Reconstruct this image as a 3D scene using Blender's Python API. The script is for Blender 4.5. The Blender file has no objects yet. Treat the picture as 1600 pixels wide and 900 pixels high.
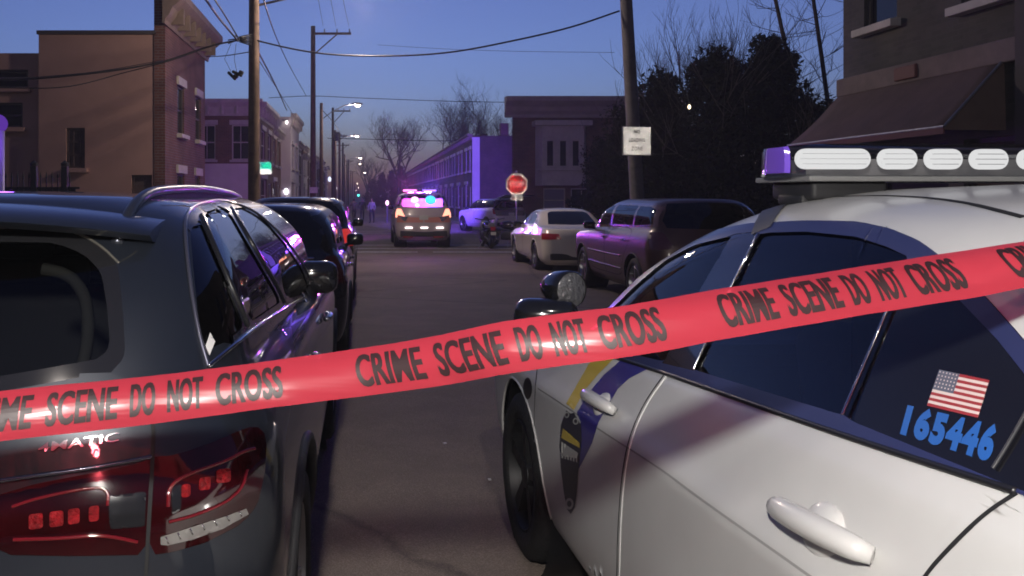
import bpy, bmesh, math, random
import numpy as np
from mathutils import Vector, Matrix
from mathutils.bvhtree import BVHTree
from mathutils.geometry import delaunay_2d_cdt

random.seed(7); np.random.seed(7)
R = math.radians
S = bpy.context.scene
COL = S.collection
PI = math.pi

# ------------------------------------------------------------------ camera, sky, lamps, exposure
F = 1331.0; CX = 565.0; CY = 308.0; CAMZ = 1.52       # focal in photo pixels, vanishing point, eye height
cam_d = bpy.data.cameras.new('camera'); cam = bpy.data.objects.new('camera', cam_d); COL.objects.link(cam)
cam.location = (0, 0, CAMZ); cam.rotation_euler = (R(90), 0, 0)
cam_d.sensor_width = 36; cam_d.lens = F / 1600 * 36
cam_d.shift_x = (800 - CX) / 1600; cam_d.shift_y = (CY - 450) / 1600
cam_d.clip_start = 0.05; cam_d.clip_end = 3000
S.camera = cam

w = bpy.data.worlds.new('World'); S.world = w; w.use_nodes = True
nt = w.node_tree; nt.nodes.clear()
sky = nt.nodes.new('ShaderNodeTexSky'); sky.sky_type = 'NISHITA'; sky.sun_disc = False
sky.sun_elevation = R(-4.0); sky.sun_rotation = R(0); sky.air_density = 1.0; sky.dust_density = 1.2; sky.ozone_density = 3.0
tint = nt.nodes.new('ShaderNodeMixRGB'); tint.blend_type = 'MULTIPLY'; tint.inputs[0].default_value = 1; tint.inputs[2].default_value = (.90, .93, 1.0, 1)
bg = nt.nodes.new('ShaderNodeBackground'); bg.inputs[1].default_value = 9.0
out = nt.nodes.new('ShaderNodeOutputWorld')
hs = nt.nodes.new('ShaderNodeHueSaturation'); hs.inputs['Saturation'].default_value = .92; hs.inputs['Value'].default_value = .57
nt.links.new(sky.outputs[0], hs.inputs['Color']); nt.links.new(hs.outputs[0], tint.inputs[1]); nt.links.new(tint.outputs[0], bg.inputs[0]); nt.links.new(bg.outputs[0], out.inputs[0])

sun_d = bpy.data.lights.new('sun', 'SUN'); sun_d.energy = 0.01; sun_d.angle = R(20); sun_d.color = (1, .75, .6)
sun = bpy.data.objects.new('sun', sun_d); COL.objects.link(sun); sun.rotation_euler = (R(86), 0, R(180))

def point(name, loc, power, color, radius=.12, parent=None, spot=None, aim=None):
    d = bpy.data.lights.new(name, 'SPOT' if spot else 'POINT'); d.energy = power; d.color = color; d.shadow_soft_size = radius
    o = bpy.data.objects.new(name, d); COL.objects.link(o); o.location = loc
    if spot:
        d.spot_size = R(spot); d.spot_blend = .8
        v = Vector(aim) - Vector(loc); o.rotation_euler = v.to_track_quat('-Z', 'Y').to_euler()
    if parent: o.parent = parent
    return o
# the lamp behind the camera that throws the tape's shadow forward
point('near_lamp_light', (-.15, -.2, 1.98), 255, (1.0, .95, .89), .05)

# unseen lamp added behind the camera to brighten the road
point('rear_fill_light', (-.1, -5.0, 6.5), 430, (1.0, .89, .80), .15)
vs = S.view_settings
vs.view_transform = 'Standard'; vs.look = 'None'; vs.gamma = 1; vs.exposure = 0; vs.use_curve_mapping = False
S.render.engine = 'CYCLES'
S.cycles.use_denoising = True; S.cycles.pixel_filter_type = 'GAUSSIAN'; S.cycles.filter_width = 2.0
S.cycles.max_bounces = 6; S.cycles.diffuse_bounces = 2; S.cycles.glossy_bounces = 4; S.cycles.transparent_max_bounces = 12
S.cycles.caustics_reflective = True; S.cycles.sample_clamp_indirect = 80; S.cycles.volume_bounces = 1

# ------------------------------------------------------------------ helpers
def px(x, y, Y):
    """the point at depth Y seen at photo pixel (x, y)"""
    return Vector(((x - CX) / F * Y, Y, CAMZ - (y - CY) / F * Y))
def to_px(c):
    return (CX + F * c[0] / c[1], CY + F * (CAMZ - c[2]) / c[1]) if c[1] > .05 else (-9e9, -9e9)
def gz(y):
    """the street dips gently ahead"""
    return float(np.interp(y, [-60, 3, 8, 14, 20, 26, 40, 400], [0, 0, -.05, -.125, -.2, -.25, -.29, -.5]))

def tag(o, label=None, cat=None, group=None, kind=None):
    if label: o['label'] = label
    if cat: o['category'] = cat
    if group: o['group'] = group
    if kind: o['kind'] = kind
    return o
def empty(name, loc, label, cat, group=None, rz=0):
    o = bpy.data.objects.new(name, None); COL.objects.link(o); o.location = loc; o.rotation_euler = (0, 0, rz)
    return tag(o, label, cat, group)
def mesh_obj(name, verts, faces, mats, parent=None, smooth=False, midx=None):
    me = bpy.data.meshes.new(name); me.from_pydata([tuple(v) for v in verts], [], faces)
    for m in (mats if isinstance(mats, (list, tuple)) else [mats]): me.materials.append(m)
    if midx is not None: me.polygons.foreach_set('material_index', midx)
    if smooth: me.polygons.foreach_set('use_smooth', [True] * len(me.polygons))
    me.update()
    o = bpy.data.objects.new(name, me); COL.objects.link(o)
    if parent: o.parent = parent
    return o
class MB:
    """collects shapes, then links them as one mesh"""
    def __init__(s): s.v = []; s.f = []
    def add(s, vs, fs):
        n = len(s.v); s.v += [Vector(v) for v in vs]; s.f += [tuple(i + n for i in f) for f in fs]; return s
    def box(s, c, d, rz=0, bev=0, rot=None):
        x, y, z = d[0] / 2, d[1] / 2, d[2] / 2
        m = rot if rot is not None else Matrix.Rotation(rz, 3, 'Z')
        if bev <= 0:
            vs = [Vector((a * x, b * y, e * z)) for e in (-1, 1) for a, b in ((-1, -1), (1, -1), (1, 1), (-1, 1))]
            fs = [(3, 2, 1, 0), (4, 5, 6, 7)] + [(i, (i + 1) % 4, (i + 1) % 4 + 4, i + 4) for i in range(4)]
        else:
            bm = bmesh.new(); bmesh.ops.create_cube(bm, size=1)
            bmesh.ops.scale(bm, vec=d, verts=bm.verts)
            bmesh.ops.bevel(bm, geom=bm.edges[:], offset=bev, segments=3, affect='EDGES', profile=.5)
            vs = [v.co.copy() for v in bm.verts]; fs = [tuple(v.index for v in f.verts) for f in bm.faces]; bm.free()
        return s.add([m @ v + Vector(c) for v in vs], fs)
    def tube(s, pts, r, n=8, caps=True):
        pts = [Vector(p) for p in pts]; rs = r if isinstance(r, (list, tuple)) else [r] * len(pts)
        base = len(s.v); prev = None
        for i, p in enumerate(pts):
            t = (pts[min(i + 1, len(pts) - 1)] - pts[max(i - 1, 0)])
            if t.length < 1e-9: t = Vector((0, 0, 1))
            t.normalize()
            if prev is None:
                a = Vector((0, 0, 1)) if abs(t.z) < .9 else Vector((1, 0, 0)); u = t.cross(a).normalized()
            else:
                u = (prev - t * prev.dot(t)); u = u.normalized() if u.length > 1e-6 else t.orthogonal().normalized()
            prev = u; v = t.cross(u)
            for k in range(n):
                a = 2 * PI * k / n; s.v.append(p + (u * math.cos(a) + v * math.sin(a)) * rs[i])
        for i in range(len(pts) - 1):
            for k in range(n):
                a = base + i * n + k; b = base + i * n + (k + 1) % n; s.f.append((a, b, b + n, a + n))
        if caps:
            s.f.append(tuple(base + k for k in reversed(range(n)))); e = base + (len(pts) - 1) * n; s.f.append(tuple(e + k for k in range(n)))
        return s
    def lathe(s, prof, n=24, m=None, cap=False):
        """prof: (radius, height) about local z, placed by matrix m"""
        m = m or Matrix.Identity(4); base = len(s.v)
        for r, h in prof:
            for k in range(n):
                a = 2 * PI * k / n; s.v.append(m @ Vector((r * math.cos(a), r * math.sin(a), h)))
        for i in range(len(prof) - 1):
            for k in range(n):
                a = base + i * n + k; b = base + i * n + (k + 1) % n; s.f.append((a, b, b + n, a + n))
        if cap:
            s.f.append(tuple(base + k for k in reversed(range(n)))); e = base + (len(prof) - 1) * n; s.f.append(tuple(e + k for k in range(n)))
        return s
    def prism(s, poly, axis_a, axis_b, axis_c, origin, depth):
        a, b, c, o = Vector(axis_a), Vector(axis_b), Vector(axis_c), Vector(origin); n = len(poly)
        vs = [o + a * p[0] + b * p[1] for p in poly] + [o + a * p[0] + b * p[1] + c * depth for p in poly]
        return s.add(vs, [tuple(range(n))[::-1], tuple(range(n, 2 * n))] + [(i, (i + 1) % n, (i + 1) % n + n, i + n) for i in range(n)])
    def sphere(s, c, r, n=12, sc=(1, 1, 1)):
        prof = [(max(1e-4, r * math.sin(PI * i / n)), -r * math.cos(PI * i / n)) for i in range(n + 1)]
        m = Matrix.Translation(Vector(c)) @ Matrix.Diagonal((sc[0], sc[1], sc[2], 1))
        return s.lathe(prof, n * 2, m, True)
    def build(s, name, m, parent=None, smooth=False, auto=False):
        o = mesh_obj(name, s.v, s.f, m, parent, smooth)
        bm = bmesh.new(); bm.from_mesh(o.data); bmesh.ops.recalc_face_normals(bm, faces=bm.faces[:])
        if auto:
            for f in bm.faces: f.smooth = True
            for e in bm.edges:
                if len(e.link_faces) == 2 and e.calc_face_angle(0) > R(38): e.smooth = False
        bm.to_mesh(o.data); bm.free()
        return o
def copy_tree(o, parent=None):
    c = o.copy(); COL.objects.link(c)
    if parent: c.parent = parent
    for ch in list(o.children): copy_tree(ch, c)
    return c

# ------------------------------------------------------------------ materials
MATS = {}
def mat(name, col, rough=.5, metal=0, coat=0, spec=.5, bump=0, bscale=30, var=0, vscale=4, emit=None, estr=0, coat_rough=.03, var2=None, rvar=0):
    if name in MATS: return MATS[name]
    m = bpy.data.materials.new(name); m.use_nodes = True; n = m.node_tree.nodes; l = m.node_tree.links
    b = n['Principled BSDF']; b.inputs['Base Color'].default_value = (*col, 1); b.inputs['Roughness'].default_value = rough
    b.inputs['Metallic'].default_value = metal; b.inputs['Coat Weight'].default_value = coat; b.inputs['Coat Roughness'].default_value = coat_rough
    b.inputs['Specular IOR Level'].default_value = spec
    if emit: b.inputs['Emission Color'].default_value = (*emit, 1); b.inputs['Emission Strength'].default_value = estr
    if bump or var or rvar:
        tc = n.new('ShaderNodeTexCoord')
    if var:
        ns = n.new('ShaderNodeTexNoise'); ns.inputs['Scale'].default_value = vscale; ns.inputs['Detail'].default_value = 6; ns.inputs['Roughness'].default_value = .65
        l.new(tc.outputs['Object'], ns.inputs['Vector'])
        rp = n.new('ShaderNodeValToRGB'); c2 = var2 or tuple(c * (1 - var) for c in col)
        rp.color_ramp.elements[0].color = (*c2, 1); rp.color_ramp.elements[0].position = .3
        rp.color_ramp.elements[1].color = (*tuple(min(1, c * (1 + var * .5)) for c in col), 1); rp.color_ramp.elements[1].position = .7
        l.new(ns.outputs[0], rp.inputs[0]); l.new(rp.outputs[0], b.inputs['Base Color'])
        if rvar:
            mr = n.new('ShaderNodeMapRange'); mr.inputs[3].default_value = max(0, rough - rvar); mr.inputs[4].default_value = min(1, rough + rvar)
            l.new(ns.outputs[0], mr.inputs[0]); l.new(mr.outputs[0], b.inputs['Roughness'])
    if bump:
        nb = n.new('ShaderNodeTexNoise'); nb.inputs['Scale'].default_value = bscale; nb.inputs['Detail'].default_value = 4
        l.new(tc.outputs['Object'], nb.inputs['Vector'])
        bp = n.new('ShaderNodeBump'); bp.inputs['Strength'].default_value = bump; bp.inputs['Distance'].default_value = .02
        l.new(nb.outputs[0], bp.inputs['Height']); l.new(bp.outputs[0], b.inputs['Normal'])
    MATS[name] = m
    return m
def brick_mat(name, c1, c2, mortar, scale=1.0, rough=.85):
    if name in MATS: return MATS[name]
    m = bpy.data.materials.new(name); m.use_nodes = True; n = m.node_tree.nodes; l = m.node_tree.links
    b = n['Principled BSDF']; b.inputs['Roughness'].default_value = rough
    g = n.new('ShaderNodeNewGeometry'); sx = n.new('ShaderNodeSeparateXYZ'); l.new(g.outputs['Position'], sx.inputs[0])
    ad = n.new('ShaderNodeMath'); ad.operation = 'ADD'; l.new(sx.outputs[0], ad.inputs[0]); l.new(sx.outputs[1], ad.inputs[1])
    cb = n.new('ShaderNodeCombineXYZ'); l.new(ad.outputs[0], cb.inputs[0]); l.new(sx.outputs[2], cb.inputs[1])
    bt = n.new('ShaderNodeTexBrick'); bt.inputs['Scale'].default_value = 1; bt.inputs['Brick Width'].default_value = .22 * scale; bt.inputs['Row Height'].default_value = .075 * scale
    bt.inputs['Mortar Size'].default_value = .008 * scale; bt.inputs['Color1'].default_value = (*c1, 1); bt.inputs['Color2'].default_value = (*c2, 1); bt.inputs['Mortar'].default_value = (*mortar, 1)
    l.new(cb.outputs[0], bt.inputs['Vector'])
    ns = n.new('ShaderNodeTexNoise'); ns.inputs['Scale'].default_value = 1.3; ns.inputs['Detail'].default_value = 5; l.new(g.outputs['Position'], ns.inputs['Vector'])
    mr = n.new('ShaderNodeMapRange'); mr.inputs[1].default_value = .3; mr.inputs[2].default_value = .7; mr.inputs[3].default_value = .65; mr.inputs[4].default_value = 1.15; l.new(ns.outputs[0], mr.inputs[0])
    mx = n.new('ShaderNodeMixRGB'); mx.blend_type = 'MULTIPLY'; mx.inputs[0].default_value = 1; l.new(bt.outputs['Color'], mx.inputs[1]); l.new(mr.outputs[0], mx.inputs[2])
    l.new(mx.outputs[0], b.inputs['Base Color'])
    bp = n.new('ShaderNodeBump'); bp.inputs['Strength'].default_value = .5; bp.inputs['Distance'].default_value = .01; l.new(bt.outputs['Fac'], bp.inputs['Height']); bp.invert = True
    l.new(bp.outputs[0], b.inputs['Normal'])
    MATS[name] = m; return m
def glass_mat(name, tint_, vis, rough=.0, ior=1.6):
    """tinted car glass: see-through by 'vis', with a Fresnel reflection"""
    if name in MATS: return MATS[name]
    m = bpy.data.materials.new(name); m.use_nodes = True; n = m.node_tree.nodes; l = m.node_tree.links; n.clear()
    o = n.new('ShaderNodeOutputMaterial'); t = n.new('ShaderNodeBsdfTransparent'); t.inputs[0].default_value = (*[c * vis for c in tint_], 1)
    g = n.new('ShaderNodeBsdfGlossy'); g.inputs['Roughness'].default_value = rough; g.inputs[0].default_value = (1, 1, 1, 1)
    fr = n.new('ShaderNodeFresnel'); fr.inputs[0].default_value = ior
    tc = n.new('ShaderNodeTexCoord'); ns = n.new('ShaderNodeTexNoise'); ns.inputs['Scale'].default_value = 1.6; l.new(tc.outputs['Object'], ns.inputs['Vector'])
    bp = n.new('ShaderNodeBump'); bp.inputs['Strength'].default_value = .03; bp.inputs['Distance'].default_value = .1; l.new(ns.outputs[0], bp.inputs['Height']); l.new(bp.outputs[0], g.inputs['Normal'])
    mx = n.new('ShaderNodeMixShader'); l.new(fr.outputs[0], mx.inputs[0]); l.new(t.outputs[0], mx.inputs[1]); l.new(g.outputs[0], mx.inputs[2]); l.new(mx.outputs[0], o.inputs[0])
    MATS[name] = m; return m
def emit_mat(name, col, strength):
    if name in MATS: return MATS[name]
    m = bpy.data.materials.new(name); m.use_nodes = True; n = m.node_tree.nodes; l = m.node_tree.links; n.clear()
    o = n.new('ShaderNodeOutputMaterial'); e = n.new('ShaderNodeEmission'); e.inputs[0].default_value = (*col, 1); e.inputs[1].default_value = strength; l.new(e.outputs[0], o.inputs[0])
    MATS[name] = m; return m
def retro_mat(name, col, rough=.088):
    if name in MATS: return MATS[name]
    m = bpy.data.materials.new(name); m.use_nodes = True; n = m.node_tree.nodes; l = m.node_tree.links; n.clear()
    o = n.new('ShaderNodeOutputMaterial'); e = n.new('ShaderNodeBsdfGlossy'); e.inputs[0].default_value = (*col, 1); e.inputs['Roughness'].default_value = rough
    l.new(e.outputs[0], o.inputs[0]); MATS[name] = m; return m

black_trim = mat('black_trim', (.012, .012, .014), .35)
rubber = mat('tyre_rubber', (.016, .016, .017), .75, bump=.3, bscale=60)
dark_plastic = mat('dark_plastic', (.02, .02, .022), .6, bump=.1, bscale=200)
chrome = mat('chrome', (.75, .75, .77), .12, 1)
alloy = mat('alloy_rim', (.35, .35, .37), .3, 1)
steel = mat('galvanised_steel', (.32, .33, .35), .45, .8, var=.25, vscale=8)
seam_m = mat('seam_shadow', (.01, .01, .011), .8)
wood = mat('pole_wood', (.13, .085, .06), .85, bump=.5, bscale=25, var=.4, vscale=5)
glass_dark = mat('dark_window_glass', (.008, .009, .012), .03, spec=.6)
house_glass = mat('house_window_glass', (.012, .013, .018), .06, spec=.6, bump=.03, bscale=3)
white_paint = mat('white_painted_trim', (.62, .6, .57), .5, bump=.1, bscale=20, var=.15, vscale=3)
# ------------------------------------------------------------------ car building
def pchip(t, y, tt):
    t = np.asarray(t, float); y = np.asarray(y, float); h = np.diff(t); d = (np.diff(y, axis=0).T / h).T
    m = np.zeros_like(y)
    if len(t) == 2: m[:] = d[0]
    else:
        s = d[:-1] * d[1:] > 0
        w1 = (2 * h[1:] + h[:-1]); w2 = (h[1:] + 2 * h[:-1])
        sh = (-1,) + (1,) * (y.ndim - 1); w1 = w1.reshape(sh); w2 = w2.reshape(sh)
        with np.errstate(divide='ignore', invalid='ignore'):
            hm = (w1 + w2) / (w1 / d[:-1] + w2 / d[1:])
        m[1:-1] = np.where(s, hm, 0); m[0] = d[0]; m[-1] = d[-1]
    k = np.clip(np.searchsorted(t, tt, side='right') - 1, 0, len(t) - 2)
    sh = (-1,) + (1,) * (y.ndim - 1)
    x = ((tt - t[k]) / h[k]).reshape(sh); hh = h[k].reshape(sh)
    return (1 + 2 * x) * (1 - x) ** 2 * y[k] + x * (1 - x) ** 2 * hh * m[k] + x * x * (3 - 2 * x) * y[k + 1] + x * x * (x - 1) * hh * m[k + 1]
def resample(p, n):
    d = np.r_[0, np.cumsum(np.linalg.norm(np.diff(p, axis=0), axis=1))]; tt = np.linspace(0, d[-1], n)
    return np.stack([np.interp(tt, d, p[:, k]) for k in range(p.shape[1])], 1)
def body_net(rows, nu, nv, rc=.4, fc=.5, nexp=3.0, barrel=.03):
    """rows of (w, yr, yf, z): plan outlines from the sill up to the roof, right half, rear centre -> side -> front centre"""
    net = []
    L0 = max(r[2] for r in rows); L1 = min(r[1] for r in rows)
    for w_, yr, yf, z in rows:
        span = yf - yr; a = min(rc, span * .45); b = min(fc, span * .45); we = max(w_, 1e-4)
        t = np.linspace(0, PI / 2, 160); e = 2 / nexp
        rear = np.stack([we * np.sin(t) ** e, yr + a * (1 - np.cos(t) ** e)], 1)
        front = np.stack([we * np.sin(t[::-1]) ** e, yf - b * (1 - np.cos(t[::-1]) ** e)], 1)
        rear = resample(rear, nu[0] + 1); front = resample(front, nu[2] + 1)
        side = np.stack([np.full(nu[1] + 1, we), np.linspace(yr + a, yf - b, nu[1] + 1)], 1)
        p = np.concatenate([rear[:-1], side, front[1:]], 0)
        q = np.clip((p[:, 1] - (L0 + L1) / 2) / ((L0 - L1) / 2), -1, 1)
        p[:, 0] *= 1 - barrel * np.abs(q) ** 2.5
        if isinstance(z, (list, tuple)):
            zz = pchip([k[0] for k in z], [k[1] for k in z], np.clip(p[:, 1], z[0][0], z[-1][0]))
        else: zz = np.full(len(p), z)
        net.append(np.stack([p[:, 0], p[:, 1], zz], 1))
    net = np.array(net)                                   # rows x cols x 3
    mid = net[:, nu[0]:nu[0] + nu[1]]
    d = np.linalg.norm(np.diff(net, axis=0), axis=2); d = .6 * np.median(d, axis=1) + .4 * d.mean(axis=1)
    t = np.r_[0, np.cumsum(np.maximum(d, .02))]
    return pchip(t, net, np.linspace(0, t[-1], nv))
def in_poly(p, poly):
    x, y = p; c = False; n = len(poly); j = n - 1
    for i in range(n):
        xi, yi = poly[i]; xj, yj = poly[j]
        if (yi > y) != (yj > y) and x < (xj - xi) * (y - yi) / (yj - yi) + xi: c = not c
        j = i
    return c
def near_on_poly(p, poly):
    best = None; n = len(poly)
    for i in range(n):
        ax, ay = poly[i]; bx, by = poly[(i + 1) % n]; dx, dy = bx - ax, by - ay; L = dx * dx + dy * dy
        t = 0 if L == 0 else max(0, min(1, ((p[0] - ax) * dx + (p[1] - ay) * dy) / L)); qx, qy = ax + t * dx, ay + t * dy
        d = math.hypot(qx - p[0], qy - p[1])
        if best is None or d < best[0]: best = (d, (qx, qy))
    return best
def rounded(poly, r, n=4):
    """round a polygon's corners"""
    out = []; N = len(poly)
    for i in range(N):
        p = Vector(poly[i]); a = Vector(poly[i - 1]); b = Vector(poly[(i + 1) % N])
        da = (a - p); db = (b - p); k = min(r, da.length * .45, db.length * .45)
        if k < 1e-6 or da.length < 1e-9 or db.length < 1e-9: out.append(tuple(p)); continue
        s = p + da.normalized() * k; e = p + db.normalized() * k
        for q in range(n + 1):
            t = q / n; out.append(tuple(s * (1 - t) ** 2 + p * 2 * t * (1 - t) + e * t * t))
    return out

class Car:
    def __init__(c, root, rows, nu, nv, side=1, **kw):
        """side: +1 when the modelled (visible) half is the right one, -1 left"""
        c.root = root; c.side = side; c.M = root.matrix_basis.copy(); c.Mi = c.M.inverted()
        P = body_net(rows, nu, nv, **kw); P[:, :, 0] *= side; c.P = P; c.nv, c.nu = P.shape[:2]
        c.V = [Vector(p) for p in P.reshape(-1, 3)]; c.F = []
        for i in range(c.nv - 1):
            for j in range(c.nu - 1):
                a = i * c.nu + j; q = (a, a + 1, a + 1 + c.nu, a + c.nu)
                c.F.append(q if side > 0 else q[::-1])
        c.tree = BVHTree.FromPolygons(c.V, c.F)
        full = c.V + [Vector((-v.x, v.y, v.z)) for v in c.V]; n = len(c.V)
        c.full = BVHTree.FromPolygons(full, c.F + [tuple(i + n for i in f[::-1]) for f in c.F])
    # projections ------------------------------------------------
    def proj(c, kind, co):
        if kind == 'cam': return to_px(c.M @ co)
        if kind == 'side': return (co.y, co.z)
        if kind in ('rear', 'front'): return (abs(co.x), co.z)
        return (abs(co.x), co.y)
    def ray(c, kind, p, sd=None):
        sd = sd or c.side
        if kind == 'cam':
            o = c.Mi @ Vector((0, 0, CAMZ)); d = (c.Mi.to_3x3() @ px(p[0], p[1], 1.0) - c.Mi.to_3x3() @ Vector((0, 0, CAMZ))); d.normalize(); return o, d
        if kind == 'side': return Vector((sd * 3, p[0], p[1])), Vector((-sd, 0, 0))
        if kind == 'rear': return Vector((p[0] * sd, -6, p[1])), Vector((0, 1, 0))
        if kind == 'front': return Vector((p[0] * sd, 6, p[1])), Vector((0, -1, 0))
        return Vector((p[0] * sd, p[1], 4)), Vector((0, 0, -1))
    def hit(c, kind, p, sd=None):
        o, d = c.ray(kind, p, sd); h = c.full.ray_cast(o, d)
        if h[0] is None: return None
        n = h[1]; n = -n if n.dot(d) > 0 else n
        return h[0], n
    # partition --------------------------------------------------
    def partition(c, regions, mats, default=('body', None)):
        """regions: (label, projection, polygon); first match wins.  label -> (part name, material, split into left/right, offset)"""
        ctr = []; nor = []
        lab = []
        boxes = [(min(q[0] for q in r[2]), max(q[0] for q in r[2]), min(q[1] for q in r[2]), max(q[1] for q in r[2])) for r in regions]
        campos = c.Mi @ Vector((0, 0, CAMZ))
        for f in c.F:
            vs = [c.V[i] for i in f]; m = sum(vs, Vector()) / 4; n = (vs[2] - vs[0]).cross(vs[3] - vs[1])
            if n.length < 1e-12: n = Vector((0, 0, 1))
            n.normalize(); L = 'body'; pc = {}
            for r, bx in zip(regions, boxes):
                k = r[1]
                if k == 'cam' and n.dot(campos - m) < 0: continue
                if k == 'side' and abs(n.x) < .25: continue
                if k == 'rear' and n.y > -.25: continue
                if k == 'front' and n.y < .15: continue
                if k == 'top' and n.z < .3: continue
                if k not in pc: pc[k] = c.proj(k, m)
                p = pc[k]
                if bx[0] <= p[0] <= bx[1] and bx[2] <= p[1] <= bx[3] and in_poly(p, r[2]): L = r[0]; break
            lab.append(L)
        # little stray islands of a label go to their surroundings
        ef = {}
        for fi, f in enumerate(c.F):
            for k in range(4):
                a_, b_ = f[k], f[(k + 1) % 4]; ef.setdefault((min(a_, b_), max(a_, b_)), []).append(fi)
        nb = [[] for _ in c.F]
        for q in ef.values():
            if len(q) == 2: nb[q[0]].append(q[1]); nb[q[1]].append(q[0])
        for _ in range(4):
            seen = [False] * len(c.F); comps = {}
            for fi in range(len(c.F)):
                if seen[fi]: continue
                st = [fi]; seen[fi] = True; cp = []
                while st:
                    u = st.pop(); cp.append(u)
                    for v in nb[u]:
                        if not seen[v] and lab[v] == lab[fi]: seen[v] = True; st.append(v)
                comps.setdefault(lab[fi], []).append(cp)
            for L, cs in comps.items():
                if L == 'void': continue
                big = max(len(q) for q in cs)
                for q in cs:
                    if len(q) < big * (.6 if L != 'body' else .02):
                        ns = [lab[v] for u in q for v in nb[u] if lab[v] != L and lab[v] != 'void']
                        if ns:
                            t_ = max(set(ns), key=ns.count)
                            for u in q: lab[u] = t_
        c.lab = lab
        # snap border vertices onto the outlines
        vf = {}
        for fi, f in enumerate(c.F):
            for i in f: vf.setdefault(i, []).append(fi)
        newV = [v.copy() for v in c.V]
        for i, fs in vf.items():
            ls = {lab[q] for q in fs}
            if len(ls) < 2: continue
            co = c.V[i]; cell = max((c.V[k] - co).length for q in fs for k in c.F[q])
            best = None
            for r in regions:
                if r[0] not in ls: continue
                p = c.proj(r[1], co); d, q = near_on_poly(p, r[2])
                lim = cell * 1.0
                if r[1] == 'cam': lim *= F / max(.2, (c.M @ co).y)
                if d > lim: continue
                k = d / lim
                if best is None or k < best[0]: best = (k, r[1], q)
            if best:
                h = c.hit(best[1], best[2])
                if h and (h[0] - co).length < cell * 1.3 and h[0].x * c.side > -.001: newV[i] = h[0]
        groups = {}
        for L, f in zip(lab, c.F): groups.setdefault(L, []).append(f)
        out = {}
        for L, fs in groups.items():
            name, m, split, off = mats.get(L, ('body', None, False, 0))
            if name is None: continue
            def emit(halves):
                vs = []; faces = []
                for mir in halves:
                    ids = {}; 
                    for f in fs:
                        g = []
                        for i in f:
                            if i not in ids:
                                ids[i] = len(vs); v = newV[i]; vs.append(Vector((-v.x, v.y, v.z)) if mir else v.copy())
                            g.append(ids[i])
                        faces.append(tuple(g[::-1] if mir else g))
                bm = bmesh.new(); bv = [bm.verts.new(v) for v in vs]
                for f in faces:
                    try: bm.faces.new([bv[i] for i in f])
                    except ValueError: pass
                bmesh.ops.remove_doubles(bm, verts=bm.verts[:], dist=.0006)
                bmesh.ops.dissolve_degenerate(bm, dist=1e-5, edges=bm.edges[:])
                bm.normal_update()
                if off:
                    nn = {v: v.normal.copy() for v in bm.verts}
                    for v in bm.verts: v.co += nn[v] * off
                for f in bm.faces: f.smooth = True
                me = bpy.data.meshes.new(name); bm.to_mesh(me); bm.free(); me.materials.append(m)
                o = bpy.data.objects.new(name, me); COL.objects.link(o); o.parent = c.root; return o
            if split: out[L] = [emit([False]), emit([True])]
            else: out[L] = [emit([False, True])]
        return out
    # things laid on the body ------------------------------------
    def path(c, kind, pts, step=None, sd=None):
        pts = [Vector((*p, 0)) for p in pts]
        for _ in range(3 if len(pts) > 2 and len(pts) < 30 else 0):        # round the corners
            q = [pts[0]]
            for a, b in zip(pts[:-1], pts[1:]): q += [a.lerp(b, .25), a.lerp(b, .75)]
            pts = q + [pts[-1]]
        step = step or (4 if kind == 'cam' else .02); out = []
        for a, b in zip(pts[:-1], pts[1:]):
            n = max(1, int((b - a).length / step))
            for k in range(n): out.append(a.lerp(b, k / n))
        out.append(pts[-1]); r = []
        for p in out:
            h = c.hit(kind, (p.x, p.y), sd)
            if h: r.append(h)
        return r
    def ribbon(c, name, kind, pts, width, m, off=.0012, parent=None, both=True, sd=None):
        P = c.path(kind, pts, sd=sd)
        for mir in ((1, -1) if both else (1,)):
            mb = MB(); vs = []
            for i, (co, n) in enumerate(P):
                t = (P[min(i + 1, len(P) - 1)][0] - P[max(i - 1, 0)][0]).normalized(); s = t.cross(n).normalized() * width / 2
                for q in (co + s + n * off, co - s + n * off): vs.append(Vector((q.x * mir, q.y, q.z)))
            mb.add(vs, [(2 * i, 2 * i + 1, 2 * i + 3, 2 * i + 2) for i in range(len(P) - 1)])
            o = mb.build(name, m, parent or c.root, True)
        return o
    def rod(c, name, kind, pts, r, m, off=.002, parent=None, both=True, n=8, sd=None):
        P = c.path(kind, pts, sd=sd)
        for mir in ((1, -1) if both else (1,)):
            mb = MB(); mb.tube([Vector(((co + nn * off).x * mir, (co + nn * off).y, (co + nn * off).z)) for co, nn in P], r, n)
            o = mb.build(name, m, parent or c.root, True)
        return o
    def patch(c, name, kind, poly, m, off=.002, step=None, parent=None, both=False, holes=(), sd=None):
        step = step or (6 if kind == 'cam' else .025)
        loops = [poly] + list(holes); vs = []; es = []
        for lp in loops:
            dense = []
            for i in range(len(lp)):
                a = Vector(lp[i]); b = Vector(lp[(i + 1) % len(lp)]); n = max(1, int((b - a).length / step))
                dense += [a.lerp(b, k / n) for k in range(n)]
            s = len(vs); vs += dense; es += [(s + i, s + (i + 1) % len(dense)) for i in range(len(dense))]
        x0 = min(p[0] for p in poly); x1 = max(p[0] for p in poly); y0 = min(p[1] for p in poly); y1 = max(p[1] for p in poly)
        gx = x0 + step / 2
        while gx < x1:
            gy = y0 + step / 2
            while gy < y1:
                q = (gx + .13 * step, gy + .07 * step)
                if in_poly(q, poly) and not any(in_poly(q, h) for h in holes) and all(near_on_poly(q, lp)[0] > step * .35 for lp in loops): vs.append(Vector(q))
                gy += step
            gx += step
        r = delaunay_2d_cdt(vs, es, [], 0, 1e-6); V2, T = r[0], r[2]
        ok = []; V3 = []
        for v in V2:
            h = c.hit(kind, (v.x, v.y), sd); V3.append(h)
        T2 = []
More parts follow.
